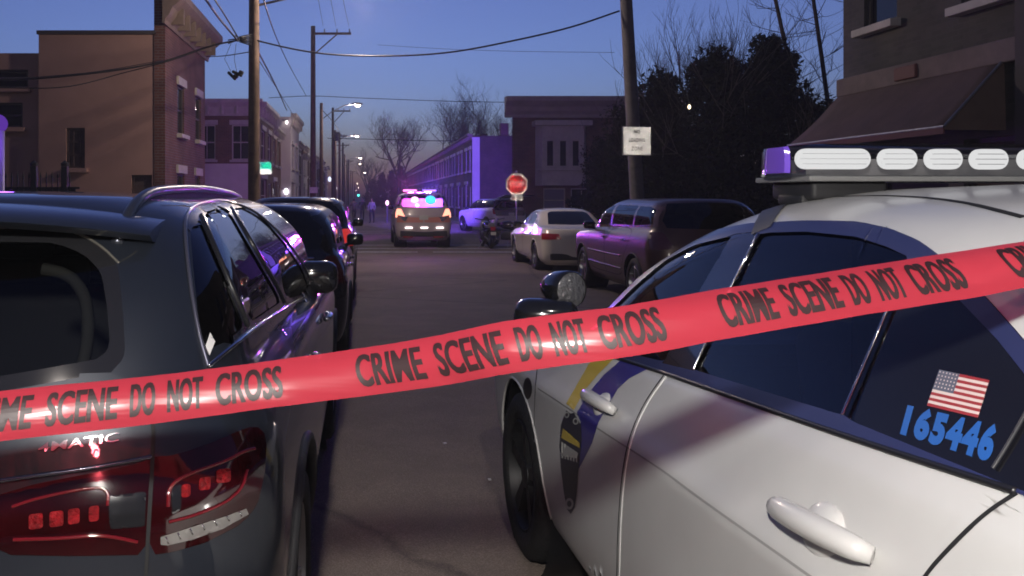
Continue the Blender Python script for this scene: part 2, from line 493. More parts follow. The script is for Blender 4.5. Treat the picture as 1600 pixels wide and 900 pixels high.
        for t in T:
            g = sum((V2[i] for i in t), Vector((0, 0))) / 3
            if in_poly(g, poly) and not any(in_poly(g, h) for h in holes) and all(V3[i] for i in t): T2.append(tuple(t))
        mb = MB()
        for mir in ((1, -1) if both else (1,)):
            mb.add([Vector((((h[0] + h[1] * off).x) * mir, (h[0] + h[1] * off).y, (h[0] + h[1] * off).z)) if h else Vector() for h in V3], T2)
        o = mb.build(name, m, parent or c.root, True)
        bm = bmesh.new(); bm.from_mesh(o.data); bmesh.ops.delete(bm, geom=[v for v in bm.verts if not v.link_faces], context='VERTS'); bm.to_mesh(o.data); bm.free()
        return o

def wheel(parent, loc, rad, width, outer, spokes=5, rim_m=None, hub=True):
    """outer: +1 when the outer face points to +x"""
    m = Matrix.Translation(Vector(loc)) @ Matrix.Rotation(outer * PI / 2, 4, 'Y')
    w2 = width / 2; r = rad
    t = MB().lathe([(r * .66, -w2), (r * .86, -w2), (r * .97, -w2 * .8), (r, -w2 * .5), (r, w2 * .5), (r * .97, w2 * .82), (r * .86, w2), (r * .68, w2 * .94), (r * .66, w2 * .6)], 40, m)
    tyre = t.build('wheel', rubber, parent, True)
    q = MB().lathe([(r * .66, w2 * .85), (r * .64, w2 * .9), (r * .6, w2 * .55), (r * .58, -w2 * .6), (r * .1, -w2 * .6)], 40, m)
    for k in range(spokes):
        a = 2 * PI * k / spokes; rm = m @ Matrix.Rotation(a, 4, 'Z')
        vs = [rm @ Vector(v) for v in ((r * .08, -.05 * r, w2 * .72), (r * .62, -.1 * r, w2 * .8), (r * .62, .1 * r, w2 * .8), (r * .08, .05 * r, w2 * .72), (r * .08, -.05 * r, w2 * .3), (r * .62, -.1 * r, w2 * .4), (r * .62, .1 * r, w2 * .4), (r * .08, .05 * r, w2 * .3))]
        q.add(vs, [(0, 1, 2, 3), (4, 7, 6, 5), (0, 4, 5, 1), (1, 5, 6, 2), (2, 6, 7, 3), (3, 7, 4, 0)])
    q.lathe([(.001, w2 * .8), (r * .16, w2 * .76), (r * .2, w2 * .3)], 20, m)
    q.build('rim', rim_m or alloy, tyre, False, True)
    return tyre
def circle_poly(y, z, r, n=28): return [(y + r * math.cos(2 * PI * k / n), z + r * math.sin(2 * PI * k / n)) for k in range(n)]
def wheel_wells(root, ys, z, r, half):
    for y in ys:
        for s in (-1, 1):
            m = Matrix.Translation(Vector((0, y, z))) @ Matrix.Rotation(s * PI / 2, 4, 'Y')
            MB().lathe([(.01, half * .55), (r, half * .55), (r, half * .955)], 32, m).build('wheel_well', black_trim, root, True)
# ------------------------------------------------------------------ ground, street, pavements
def asphalt_mat():
    m = bpy.data.materials.new('asphalt'); m.use_nodes = True; n = m.node_tree.nodes; l = m.node_tree.links; b = n['Principled BSDF']
    g = n.new('ShaderNodeNewGeometry')
    def noise(sc, det=5, rg=.6):
        q = n.new('ShaderNodeTexNoise'); q.inputs['Scale'].default_value = sc; q.inputs['Detail'].default_value = det; q.inputs['Roughness'].default_value = rg; l.new(g.outputs['Position'], q.inputs['Vector']); return q
    a = noise(.35); c = noise(180, 2); d = noise(2.2, 8, .7)
    r = n.new('ShaderNodeValToRGB'); r.color_ramp.elements[0].position = .35; r.color_ramp.elements[0].color = (.134, .105, .089, 1); r.color_ramp.elements[1].position = .68; r.color_ramp.elements[1].color = (.192, .153, .130, 1)
    l.new(a.outputs[0], r.inputs[0])
    v = n.new('ShaderNodeTexVoronoi'); v.inputs['Scale'].default_value = 140; l.new(g.outputs['Position'], v.inputs['Vector'])
    mr = n.new('ShaderNodeMapRange'); mr.inputs[3].default_value = .55; mr.inputs[4].default_value = 1.5; l.new(v.outputs['Distance'], mr.inputs[0])
    mr2 = n.new('ShaderNodeMapRange'); mr2.inputs[1].default_value = .3; mr2.inputs[2].default_value = .75; mr2.inputs[3].default_value = .8; mr2.inputs[4].default_value = 1.15; l.new(d.outputs[0], mr2.inputs[0])
    x1 = n.new('ShaderNodeMixRGB'); x1.blend_type = 'MULTIPLY'; x1.inputs[0].default_value = 1; l.new(r.outputs[0], x1.inputs[1]); l.new(mr.outputs[0], x1.inputs[2])
    x2 = n.new('ShaderNodeMixRGB'); x2.blend_type = 'MULTIPLY'; x2.inputs[0].default_value = 1; l.new(x1.outputs[0], x2.inputs[1]); l.new(mr2.outputs[0], x2.inputs[2])
    # cracks and tar lines
    vo = n.new('ShaderNodeTexVoronoi'); vo.feature = 'DISTANCE_TO_EDGE'; vo.inputs['Scale'].default_value = .28
    mp = n.new('ShaderNodeMixRGB'); mp.inputs[0].default_value = .25; l.new(g.outputs['Position'], mp.inputs[1]); l.new(d.outputs['Color'], mp.inputs[2]); l.new(mp.outputs[0], vo.inputs['Vector'])
    cr = n.new('ShaderNodeMapRange'); cr.inputs[1].default_value = 0; cr.inputs[2].default_value = .012; cr.inputs[3].default_value = .55; cr.inputs[4].default_value = 1; l.new(vo.outputs['Distance'], cr.inputs[0])
    x3 = n.new('ShaderNodeMixRGB'); x3.blend_type = 'MULTIPLY'; x3.inputs[0].default_value = 1; l.new(x2.outputs[0], x3.inputs[1]); l.new(cr.outputs[0], x3.inputs[2])
    l.new(x3.outputs[0], b.inputs['Base Color']); b.inputs['Roughness'].default_value = .82; b.inputs['Diffuse Roughness'].default_value = 1.0
    bp = n.new('ShaderNodeBump'); bp.inputs['Strength'].default_value = .7; bp.inputs['Distance'].default_value = .006; l.new(v.outputs['Distance'], bp.inputs['Height']); l.new(bp.outputs[0], b.inputs['Normal'])
    return m
asphalt = asphalt_mat()
concrete = mat('pavement_concrete', (.24, .23, .215), .85, var=.3, vscale=1.2, bump=.3, bscale=60)
kerb_m = mat('kerb_stone', (.27, .26, .245), .8, var=.3, vscale=3, bump=.3, bscale=40)
dirt = mat('bare_earth', (.06, .05, .04), .95, var=.4, vscale=.6, bump=.6, bscale=12)
line_m = mat('worn_road_paint', (.62, .61, .60), .7, var=.55, vscale=7, var2=(.16, .15, .15))
def strip(name, x0, x1, y0, y1, dz, m, kind='structure', thick=0, step=1.0):
    ys = list(np.arange(y0, min(y1, 60), step)) + ([y for y in np.arange(max(60, y0), y1, 20)] if y1 > 60 else []) + [y1]
    vs = []; fs = []
    for y in ys: vs += [(x0, y, gz(y) + dz), (x1, y, gz(y) + dz)]
    n = len(ys); fs = [(2 * i, 2 * i + 1, 2 * i + 3, 2 * i + 2) for i in range(n - 1)]
    if thick:
        k = len(vs); vs += [(a, b, c - thick) for a, b, c in vs]
        fs += [(2 * i + k, 2 * i + 2 + k, 2 * i + 3 + k, 2 * i + 1 + k) for i in range(n - 1)] + [(2 * i, 2 * i + 2, 2 * i + 2 + k, 2 * i + k) for i in range(n - 1)] + [(2 * i + 1, 2 * i + 1 + k, 2 * i + 3 + k, 2 * i + 3) for i in range(n - 1)]
        fs += [(0, k, k + 1, 1), (2 * n - 2, 2 * n - 1, 2 * n - 1 + k, 2 * n - 2 + k)]
    return tag(mesh_obj(name, vs, fs, m), kind=kind)
KL, KR, BL, BR = -2.3, 6.5, -5.3, 8.2
strip('ground', -600, 600, -60, 2500, -.03, dirt)
strip('road', KL, KR, -40, 420, 0, asphalt)
strip('cross_street', -120, 120, 32, 42, .004, asphalt)
for nm, a, b, y0, y1 in (('pavement', BL, KL - .15, -40, 31.8), ('pavement', BL - 3, KL - .15, 42.2, 420), ('pavement', KR + .15, BR + 3, -40, 31.8), ('pavement', KR + .15, BR + 3, 42.2, 420)):
    strip(nm, a, b, y0, y1, .125, concrete, thick=.2)
for a, y0, y1 in ((KL - .15, -40, 31.8), (KL - .15, 42.2, 420), (KR, -40, 31.8), (KR, 42.2, 420)):
    strip('kerb', a, a + .15, y0, y1, .13, kerb_m, thick=.2)
for y0 in (29.2, 31.4, 42.6, 45.0):
    strip('crosswalk_line', KL + .3, KR - .3, y0, y0 + .34, .008, line_m)
for x0, y0 in ((-1.9, 26.6), (2.3, 26.6)): strip('stop_line', x0, x0 + 3.7, y0 + .6, y0 + 1.05, .008, line_m)
# a few scraps on the road
for i, (x, y, Yd) in enumerate(((695, 690, 5.3), (765, 749, 4.6), (640, 470, 14.9))):
    p = px(x, y, Yd); b = MB(); b.box((p.x, p.y, gz(p.y) + .012), (.022, .016, .006), rz=.6 + i, bev=.002)
    tag(b.build('paper_scrap', white_vinyl if 'white_vinyl' in globals() else white_paint), ['crumpled white paper scrap on the road beside the police car', 'small pale scrap on the road near the police car front wheel', 'tiny pale scrap far up the road between the parked cars'][i], 'scrap', 'scraps lying on the road')

# ------------------------------------------------------------------ buildings
def wall_panel(mb, p0, p1, z0, z1, holes=(), reveal=.12):
    p0, p1 = Vector((*p0, 0)), Vector((*p1, 0)); L = (p1 - p0).length; d = (p1 - p0) / L; n = Vector((d.y, -d.x, 0))
    xs = sorted({0, L, *[h[0] for h in holes], *[h[1] for h in holes]}); zs = sorted({z0, z1, *[h[2] for h in holes], *[h[3] for h in holes]})
    P = lambda a, z, dep=0: p0 + d * a + Vector((0, 0, z)) - n * dep
    for i in range(len(xs) - 1):
        for j in range(len(zs) - 1):
            cx, cz = (xs[i] + xs[i + 1]) / 2, (zs[j] + zs[j + 1]) / 2
            if any(h[0] < cx < h[1] and h[2] < cz < h[3] for h in holes): continue
            mb.add([P(xs[i], zs[j]), P(xs[i + 1], zs[j]), P(xs[i + 1], zs[j + 1]), P(xs[i], zs[j + 1])], [(0, 1, 2, 3)])
    for a, b, c, e in holes:
        q = [P(a, c), P(b, c), P(b, e), P(a, e)]; r = [P(a, c, reveal), P(b, c, reveal), P(b, e, reveal), P(a, e, reveal)]
        mb.add(q + r, [(0, 4, 5, 1), (1, 5, 6, 2), (2, 6, 7, 3), (3, 7, 4, 0)])
def window(parent, p0, p1, h, frame_m, glass_m, reveal=.12, sill_m=None, rails=(.5,), name='window', bars=0, lintel=None, fw=.06):
    p0, p1 = Vector((*p0, 0)), Vector((*p1, 0)); d = (p1 - p0).normalized(); n = Vector((d.y, -d.x, 0)); rot = math.atan2(d.y, d.x)
    a, b, c, e = h; mid = p0 + d * (a + b) / 2 - n * (reveal - .03); W_, H_ = b - a, e - c; zc = (c + e) / 2
    mb = MB(); up = Vector((0, 0, 1))
    for s in (-1, 1):
        mb.box(mid + d * s * (W_ - fw) / 2 + up * zc, (fw, .055, H_ - .004), rz=rot)
        mb.box(mid + up * (zc + s * (H_ - fw) / 2), (W_ - 2 * fw, .05, fw), rz=rot)
    for r in rails: mb.box(mid + up * (c + H_ * r), (W_ - 2 * fw, .045, .05), rz=rot)
    for k in range(bars): mb.box(mid + d * (-(W_ / 2) + W_ * (k + 1) / (bars + 1)) + up * zc, (.035, .04, H_ - 2 * fw), rz=rot)
    f = mb.build(name, frame_m, parent)
    MB().box(mid - n * .02 + up * zc, (W_ - .01, .012, H_ - .01), rz=rot).build('pane', glass_m, f)
    if sill_m: MB().box(p0 + d * (a + b) / 2 + n * .06 + up * (c - .062), (W_ + .2, .2, .12), rz=rot, bev=.01).build('sill', sill_m, f)
    if lintel: MB().box(p0 + d * (a + b) / 2 + n * .02 + up * (e + .13), (W_ + .24, .1, .24), rz=rot, bev=.008).build('lintel', lintel, f)
    return f
def cornice(parent, p0, p1, z, h, out, m, ret=True, brackets=0, name='cornice'):
    """a moulded cornice run along p0 -> p1, its top at z + h"""
    p0, p1 = Vector((*p0, 0)), Vector((*p1, 0)); d = (p1 - p0).normalized(); n = Vector((d.y, -d.x, 0)); L = (p1 - p0).length
    prof = [(0, 0), (.06, 0), (.08, h * .14), (out * .35, h * .3), (out * .5, h * .52), (out * .9, h * .72), (out, h * .78), (out, h), (0, h)]
    mb = MB(); mb.prism(prof, n, (0, 0, 1), d, p0 + Vector((0, 0, z)) - d * (out * .6 if ret else 0), L + (out * 1.2 if ret else 0))
    for k in range(brackets):
        mb.box(p0 + d * (L * (k + .5) / brackets) + n * (out * .4) + Vector((0, 0, z + h * .36)), (.1, out * .75, h * .5), rz=math.atan2(d.y, d.x))
    return mb.build(name, m, parent)
def block(parent, name, foot, z0, z1, m, holes=None, roof_m=None, par=.0):
    """closed walls on a footprint (counter-clockwise seen from above) with openings per side"""
    mb = MB(); n = len(foot)
    for i in range(n): wall_panel(mb, foot[i], foot[(i + 1) % n], z0, z1, (holes or {}).get(i, ()))
    o = mb.build_raw(name, m, parent) if False else mesh_obj(name, mb.v, mb.f, m, parent)
    r = MB(); r.add([Vector((*p, z1 - par)) for p in foot], [tuple(range(n))]); mesh_obj('roof', r.v, r.f, roof_m or tar, o)
    return o
tar = mat('roof_tar', (.03, .03, .032), .9)
stucco = mat('tan_stucco', (.41, .25, .21), .9, var=.14, vscale=.7, bump=.25, bscale=40)
red_brick = brick_mat('red_brick', (.16, .06, .045), (.11, .04, .035), (.16, .14, .13))
dark_brick = brick_mat('dark_brick', (.09, .05, .045), (.065, .035, .032), (.10, .09, .085))
grey_brick = brick_mat('grey_brick', (.085, .078, .072), (.062, .058, .054), (.08, .075, .072))
pale_wall = mat('pale_painted_wall', (.60, .56, .56), .8, var=.14, vscale=1.0, bump=.2, bscale=30)
white_trim_b = mat('old_white_trim', (.46, .43, .41), .6, var=.2, vscale=2.5)
dark_frame = mat('dark_window_frame', (.05, .045, .045), .6)
board = mat('boarded_shutter', (.075, .05, .045), .85, var=.3, vscale=4, bump=.3, bscale=14)
cor_m = mat('cornice_brown', (.20, .15, .125), .7, var=.25, vscale=3)

# corner house on the left, side wall to the camera
g1 = gz(25) + .1
h1 = empty('corner_house', (-7.5, 25.9, g1), 'tan stucco corner house with a brick street front and heavy cornice', 'house')
def add_block(root, name, foot, z0, z1, m, holes=None, par=0):
    loc = root.location
    o = block(root, name, [(p[0] - loc.x, p[1] - loc.y) for p in foot], z0 - loc.z, z1 - loc.z, m, {k: [(a, b, c - loc.z, e - loc.z) for a, b, c, e in v] for k, v in (holes or {}).items()}, None, par)
    return o
def add_window(root, p0, p1, h, *a, **k):
    l_ = root.location; return window(root, (p0[0] - l_.x, p0[1] - l_.y), (p1[0] - l_.x, p1[1] - l_.y), (h[0], h[1], h[2] - l_.z, h[3] - l_.z), *a, **k)
def add_cornice(root, p0, p1, z, *a, **k):
    l_ = root.location; return cornice(root, (p0[0] - l_.x, p0[1] - l_.y), (p1[0] - l_.x, p1[1] - l_.y), z - l_.z, *a, **k)
A0, A1, A2, A3 = (-8.72, 23), (-5.62, 23), (-5.62, 28.8), (-8.72, 28.8)
sw = [(.74, 1.25, 2.30, 3.39), (2.5, 3.06, .25, 2.12)]
add_block(h1, 'wall', [A0, A1, A2, A3], g1 - .3, 5.98, stucco, {0: sw})
add_window(h1, A0, A1, sw[0], board, board, sill_m=stucco, rails=(.33, .66), bars=2, lintel=None); add_window(h1, A0, A1, sw[1], board, board, rails=(.5,), name='side_door')
E0, E1, E2, E3 = (-17, 23.25), (-8.74, 23.25), (-8.74, 28.8), (-17, 28.8)
ew = [(6.9, 7.75, 3.42, 4.1), (6.9, 7.9, 4.5, 5.0), (4.2, 5.0, 3.2, 4.3)]
add_block(h1, 'rear_wing', [E0, E1, E2, E3], g1 - .3, 5.45, stucco, {0: ew})
for q in ew: add_window(h1, E0, E1, q, dark_frame, house_glass, sill_m=stucco)
B0, B1_, B2_, B3_ = (-5.6, 22.98), (-5.3, 22.98), (-5.3, 28.82), (-5.6, 28.82)
fw_ = [(1.55, 2.45, 3.35, 4.75), (4.2, 5.1, 3.35, 4.75), (1.5, 2.5, .7, 2.2), (4.1, 5.0, .05, 2.2)]
add_block(h1, 'brick_front', [B0, B1_, B2_, B3_], g1 - .3, 7.05, red_brick, {1: fw_})
for q in fw_[:3]: add_window(h1, B1_, B2_, q, dark_frame, house_glass, reveal=.10, sill_m=white_trim_b, lintel=white_trim_b)
add_window(h1, B1_, B2_, fw_[3], dark_frame, board, reveal=.10, rails=(), name='front_door', lintel=white_trim_b)
add_cornice(h1, B1_, B2_, 6.15, .85, .55, cor_m, brackets=7)
MB().box((-7.15 + 7.5, 22.97 - 25.9, 5.96 - g1), (3.2, .1, .1)).build('coping', mat('dark_coping', (.06, .05, .05), .7), h1)

def house(name, label, x_face, y0, y1, depth, z1, m, trim, wins, side='L', end=None, cor=.6, corm=None, group=None, low=None, proto_win=None, door=True, end_m=None):
    """row house whose street front is the plane x = x_face; side L faces +x, R faces -x"""
    g = gz((y0 + y1) / 2) + .1; xb = x_face - depth if side == 'L' else x_face + depth
    root = empty(name, ((x_face + xb) / 2, (y0 + y1) / 2, g), label, 'house', group)
    if side == 'L': foot = [(xb, y0), (x_face, y0), (x_face, y1), (xb, y1)]; fi, ei = 1, 0
    else: foot = [(x_face, y0), (xb, y0), (xb, y1), (x_face, y1)]; fi, ei = 3, 0
    hl = {fi: wins, ei: end or []}
    add_block(root, 'wall', foot, g - .4, z1, m, hl)
    f0, f1 = foot[fi], foot[(fi + 1) % 4]
    for k, q in enumerate(wins): add_window(root, f0, f1, q, trim, house_glass, sill_m=trim, lintel=trim) if q[2] > g + .4 else add_window(root, f0, f1, q, trim, board, rails=(), name='door')
    for q in (end or []): add_window(root, foot[ei], foot[ei + 1], q, trim, house_glass, sill_m=trim, lintel=trim, bars=1)
    if cor:
        off = .002 if side == 'L' else -.002
        add_cornice(root, f0, f1, z1 - cor * .7, cor, .4, corm or trim, ret=False, brackets=6)
    if low:
        lm, lz = low
        o0, o1 = foot[ei], foot[ei + 1]; l_ = root.location
        mb = MB(); mb.box(((o0[0] + o1[0]) / 2 - l_.x, o0[1] - .03 - l_.y, (g - .3 + lz) / 2 - l_.z), (abs(o1[0] - o0[0]), .06, lz - g + .3)); mb.build('painted_lower_wall', lm, root)
    return root
wn = lambda L, g: [(L * .16, L * .40, 3.5, 5.1), (L * .60, L * .84, 3.5, 5.1), (L * .14, L * .5, g + .9, 2.5), (L * .64, L * .88, g + .02, 2.3)]
gg = gz(44) + .1
b2 = house('corner_house', 'brick house across the junction with white window surrounds and a pale painted lower wall', BL, 44, 51, 9, 6.2, red_brick, white_trim_b, wn(7, gg), 'L', end=[(7.6, 8.5, 3.45, 5.25), (5.85, 6.75, 3.45, 5.25), (4.0, 4.9, 3.45, 5.25)], cor=.85, group=None, low=(pale_wall, 3.25))
add_cornice(b2, (-14.3, 44), (-5.3, 44), 5.72, .85, .35, white_trim_b, brackets=12)
house('row_house', 'pale three bay house with a white cornice beyond the corner brick house', -4.75, 57, 64.5, 9, 6.9, pale_wall, white_trim_b, wn(7.5, gz(60) + .1), 'L', end=[(7.2, 8.1, 3.5, 5.2)], cor=.8, group='row houses on the left side')
house('row_house', 'low brick house squeezed between the corner brick house and the pale house', BL - .1, 51.05, 56.95, 9, 5.6, red_brick, white_trim_b, wn(5.9, gz(54) + .1), 'L', cor=.5, group='row houses on the left side')
yy = 64.6; hs = [5.6, 6.0, 5.3, 6.3, 5.6, 5.9, 5.2, 5.8, 6.1, 5.5, 5.7, 6.0]
ords = ['first', 'second', 'third', 'fourth', 'fifth', 'sixth', 'seventh', 'eighth', 'ninth', 'tenth', 'eleventh', 'twelfth', 'thirteenth', 'fourteenth', 'fifteenth', 'sixteenth', 'seventeenth', 'eighteenth', 'nineteenth', 'twentieth']
for k, h_ in enumerate(hs):
    house('row_house', 'dim brick row house, %s past the pale house on the left side' % ords[k], BL + .2 * (k % 3) - .3, yy, yy + 5.6, 8, h_, [red_brick, dark_brick, pale_wall][k % 3] if k % 4 else dark_brick, white_trim_b, wn(5.6, gz(yy) + .1), 'L', cor=.5, group='row houses on the left side'); yy += 5.65
# right side: corner building with a bay, then the terrace bathed in blue
gr = gz(46) + .1
r1 = empty('corner_building', (12.5, 52, gr), 'brick corner building with a white bay window and wide cornice behind the stop sign', 'building')
fp = [(8.2, 46.4), (17, 46.4), (17, 61), (11.0, 61)]
rh = [(1.7, 2.9, gr + .02, 2.0), (3.2, 4.4, gr + .9, 2.0)]
add_block(r1, 'wall', fp, gr - .3, 6.6, red_brick, {0: rh})
add_window(r1, fp[0], fp[1], rh[0], white_trim_b, mat('dull_blue_door', (.16, .16, .24), .5), rails=(.35, .7), name='door'); add_window(r1, fp[0], fp[1], rh[1], white_trim_b, house_glass, bars=1)
add_cornice(r1, fp[0], fp[1], 5.85, 1.1, .7, mat('pale_cornice', (.36, .31, .30), .7, var=.2, vscale=2), brackets=0)
l_ = r1.location
bay = MB(); bx0, bx1 = 9.45, 12.2
bayf = [(bx0, 46.38), (bx0 + .25, 45.75), (bx1 - .25, 45.75), (bx1, 46.38)]
bw = [(.22, .66, 3.15, 4.6), (.92, 1.36, 3.15, 4.6), (1.6, 2.04, 3.15, 4.6)]
for i in range(3):
    hl = bw if i == 1 else []
    wall_panel(bay, (bayf[i][0] - l_.x, bayf[i][1] - l_.y), (bayf[i + 1][0] - l_.x, bayf[i + 1][1] - l_.y), 2.15 - l_.z, 5.35 - l_.z, [(a, b, c - l_.z, e - l_.z) for a, b, c, e in hl])
for z in (2.15, 5.35): bay.add([(p[0] - l_.x, p[1] - l_.y, z - l_.z) for p in bayf], [(0, 1, 2, 3)])
bay_o = mesh_obj('bay', bay.v, bay.f, white_trim_b, r1)
for q in bw: window(bay_o, (bayf[1][0] - l_.x, bayf[1][1] - l_.y), (bayf[2][0] - l_.x, bayf[2][1] - l_.y), (q[0], q[1], q[2] - l_.z, q[3] - l_.z), white_trim_b, house_glass, rails=())
MB().box((10.82 - l_.x, 46.0 - l_.y, 5.5 - l_.z), (3.1, .9, .28), bev=.04).build('bay_cap', white_trim_b, bay_o)
MB().box((10.82 - l_.x, 45.9 - l_.y, 2.98 - l_.z), (2.7, .5, .08), bev=.02).build('bay_sill', white_trim_b, bay_o)
yy = 63.0
for k in range(18):
    g = gz(yy) + .1
    L_ = 5.3
    o = house('terrace_house', ('end terrace house with a pale corner strip beyond the junction' if k == 0 else 'flat fronted terrace house, %s from the end house on the right side' % ords[k - 1]), BR, yy, yy + L_, 9, 6.06 - .02 * k, [dark_brick, red_brick, dark_brick, grey_brick][k % 4], white_trim_b, wn(L_, g), 'R', cor=.45, corm=cor_m, group='terrace houses on the right side')
    l_ = o.location
    if k == 0: MB().box((BR + .25 - l_.x, yy - .04 - l_.y, 3.0 - l_.z), (.55, .08, 5.9)).build('corner_strip', pale_wall, o)
    if k % 2 == 0: MB().box((BR + 2.5 - l_.x, yy + 1.0 - l_.y, 6.5 - l_.z), (.6, .6, 1.1), bev=.02).build('chimney', red_brick, o)
    else: MB().box((BR + 1.0 - l_.x, yy + 2.6 - l_.y, 6.3 - l_.z), (.35, .35, .7), bev=.02).build('roof_vent', tar, o)
    yy += L_ + .03
# near right: shop front with an awning
r0 = empty('shop_building', (12.2, 8.2, .1), 'dark grey building with a sagging awning above the police car', 'building')
fp0 = [(8.2, 2.0), (16.2, 2.0), (16.2, 14.5), (8.2, 14.5)]
# front runs from (8.2,14.5) to (8.2,2.0)
sh = [(.6, 1.45, 4.25, 6.3), (2.85, 3.7, 4.12, 6.3), (5.4, 6.3, 4.12, 6.3), (1.0, 2.6, .5, 2.3), (2.9, 3.9, .15, 2.3), (5.0, 8.0, .5, 2.4)]
add_block(r0, 'wall', fp0, -.3, 9.0, grey_brick, {3: sh})
for k, q in enumerate(sh):
    add_window(r0, fp0[3], fp0[0], q, dark_frame, house_glass if k != 4 else board, sill_m=white_trim_b if k < 3 else None, rails=(.5,) if k < 3 else (), name='window' if k != 4 else 'shop_door', bars=0 if k != 5 else 2)
l_ = r0.location
MB().box((8.14 - l_.x, 11.9 - l_.y, 3.36 - l_.z), (.16, 5.15, .30), bev=.02).build('ledge', mat('faded_pink_ledge', (.19, .145, .14), .8, var=.35, vscale=1.5), r0)
MB().box((8.12 - l_.x, 12.6 - l_.y, 3.36 - l_.z), (.2, .5, .2), bev=.02).build('ledge_bracket', mat('rust_red', (.16, .06, .055), .7), r0)
MB().box((8.16 - l_.x, 6.2 - l_.y, 3.4 - l_.z), (.12, 6.1, .35), bev=.02).build('ledge', mat('dark_ledge', (.07, .06, .06), .8), r0)
MB().box((8.1 - l_.x, 10.35 - l_.y, 2.3 - l_.z), (.18, .22, 4.2), bev=.02).build('pilaster', mat('dark_ledge', (.07, .06, .06), .8), r0)
aw = empty('awning', (7.8, 12.6, 2.4), 'faded brown fabric awning sloping down from the shop wall', 'awning')
A = [Vector((8.11, 14.45, 3.26)), Vector((8.11, 10.75, 3.26)), Vector((7.25, 10.6, 2.40)), Vector((7.25, 14.5, 2.40))]
n = 14; vs = []; fs = []
for i in range(n + 1):
    for j in range(n + 1):
        u, v = i / n, j / n; p = A[0].lerp(A[1], u).lerp(A[3].lerp(A[2], u), v); p.z -= .05 * math.sin(PI * v) + .012 * math.sin(u * 19 + v * 3) * v; p.x += .01 * math.sin(u * 23) * v; vs.append(p - aw.location)
fs = [(i * (n + 1) + j, i * (n + 1) + j + 1, (i + 1) * (n + 1) + j + 1, (i + 1) * (n + 1) + j) for i in range(n) for j in range(n)]
canvas = mat('faded_brown_canvas', (.115, .075, .066), .85, var=.25, vscale=2.2, bump=.2, bscale=70)
o = mesh_obj('canopy', vs, fs, canvas, aw, True); md = o.modifiers.new('s', 'SOLIDIFY'); md.thickness = .012
sd_ = [A[1], A[2], Vector((7.25, 10.6, 2.36)), Vector((8.11, 10.72, 2.36))]
o = mesh_obj('side_panel', [p - aw.location for p in sd_], [(0, 1, 2, 3)], mat('faded_tan_canvas', (.15, .105, .09), .85, var=.2, vscale=3), aw); md = o.modifiers.new('s', 'SOLIDIFY'); md.thickness = .012
vl = MB().box((7.245 - aw.location.x, 12.55 - aw.location.y, 2.36 - aw.location.z), (.015, 3.9, .10)); vl.build('valance', mat('dark_red_canvas', (.13, .05, .05), .8), aw)
MB().tube([A[2] - aw.location, A[3] - aw.location], .018).tube([A[1] - aw.location, A[2] - aw.location], .018).build('frame', steel, aw)
# ------------------------------------------------------------------ the white police sedan (near, right)
white_car = mat('white_car_paint', (.61, .605, .59), .38, coat=.45, coat_rough=.14, var=.10, vscale=1.6)
navy_trim = mat('navy_window_trim', (.026, .032, .10), .3, coat=.3)
clear_tint = glass_mat('tinted_glass', (.75, .82, .95), .62, ior=1.5)
police = empty('police_car', (1.655, 2.23, 0), 'white police sedan with roof light bar, blue and gold door stripe, flag sticker', 'police car', rz=R(3))
bpy.context.view_layer.update()
PR = [
 (.80, -2.45, 2.20, .19), (.885, -2.56, 2.33, .29), (.925, -2.60, 2.40, .48),
 (.936, -2.61, 2.42, [(-2.6, .80), (0, .72), (2.4, .66)]),
 (.946, -2.60, 2.40, [(-2.6, .92), (-.8, .885), (0, .87), (1.0, .81), (2.4, .74)]),
 (.930, -2.59, 2.37, [(-2.6, .95), (-.8, .905), (0, .89), (1.0, .83), (2.4, .77)]),
 (.872, -2.52, 2.28, [(-2.6, 1.06), (-1.0, 1.07), (0, 1.0), (1.0, .93), (2.3, .84)]),
 (.835, -1.80, 1.25, [(-1.8, 1.10), (-1.1, 1.135), (0, 1.07), (.9, 1.02), (1.25, 1.0)]),
 (.735, -1.42, .86, 1.27), (.655, -1.10, .50, 1.425), (.60, -.98, .36, 1.475), (.50, -.9, .26, 1.512), (.28, -.72, .14, 1.54), (.0, -.5, 0, 1.552)]
pc = Car(police, PR, (22, 150, 24), 100, side=-1, rc=.42, fc=.6, nexp=3.2, barrel=.05)
DLO = rounded([(948, 477), (980, 448), (1020, 412), (1055, 385), (1100, 364), (1168, 350), (1260, 345.5), (1340, 347), (1392, 358), (1438, 377), (1470, 400), (1534, 456), (1604, 534), (1660, 610), (1640, 792), (1590, 770), (1340, 690), (1100, 607), (1000, 571), (860, 530), (872, 512)], 12)
W1 = rounded([(930, 505), (962, 478), (996, 445), (1040, 408), (1085, 384), (1142, 370), (1093, 455), (1040, 566), (1000, 556), (885, 522)], 8)
W2 = rounded([(1188, 365), (1260, 363), (1338, 371), (1388, 387), (1424, 404), (1404, 450), (1385, 490), (1318, 650), (1085, 578), (1140, 455)], 8)
W3 = rounded([(1440, 413), (1500, 468), (1562, 533), (1645, 640), (1636, 782), (1590, 764), (1330, 658), (1396, 492)], 8)
FD = [(836, 800), (834, 700), (836, 610), (842, 555), (862, 528), (1040, 583), (1008, 627), (984, 680), (972, 740), (966, 820), (964, 915), (852, 862)]
RD = [(1040, 583), (1590, 768), (1540, 800), (1490, 850), (1440, 903), (1330, 1180), (962, 1150), (964, 915), (966, 820), (972, 740), (984, 680), (1008, 627)]
WR, WZ = .345, .345
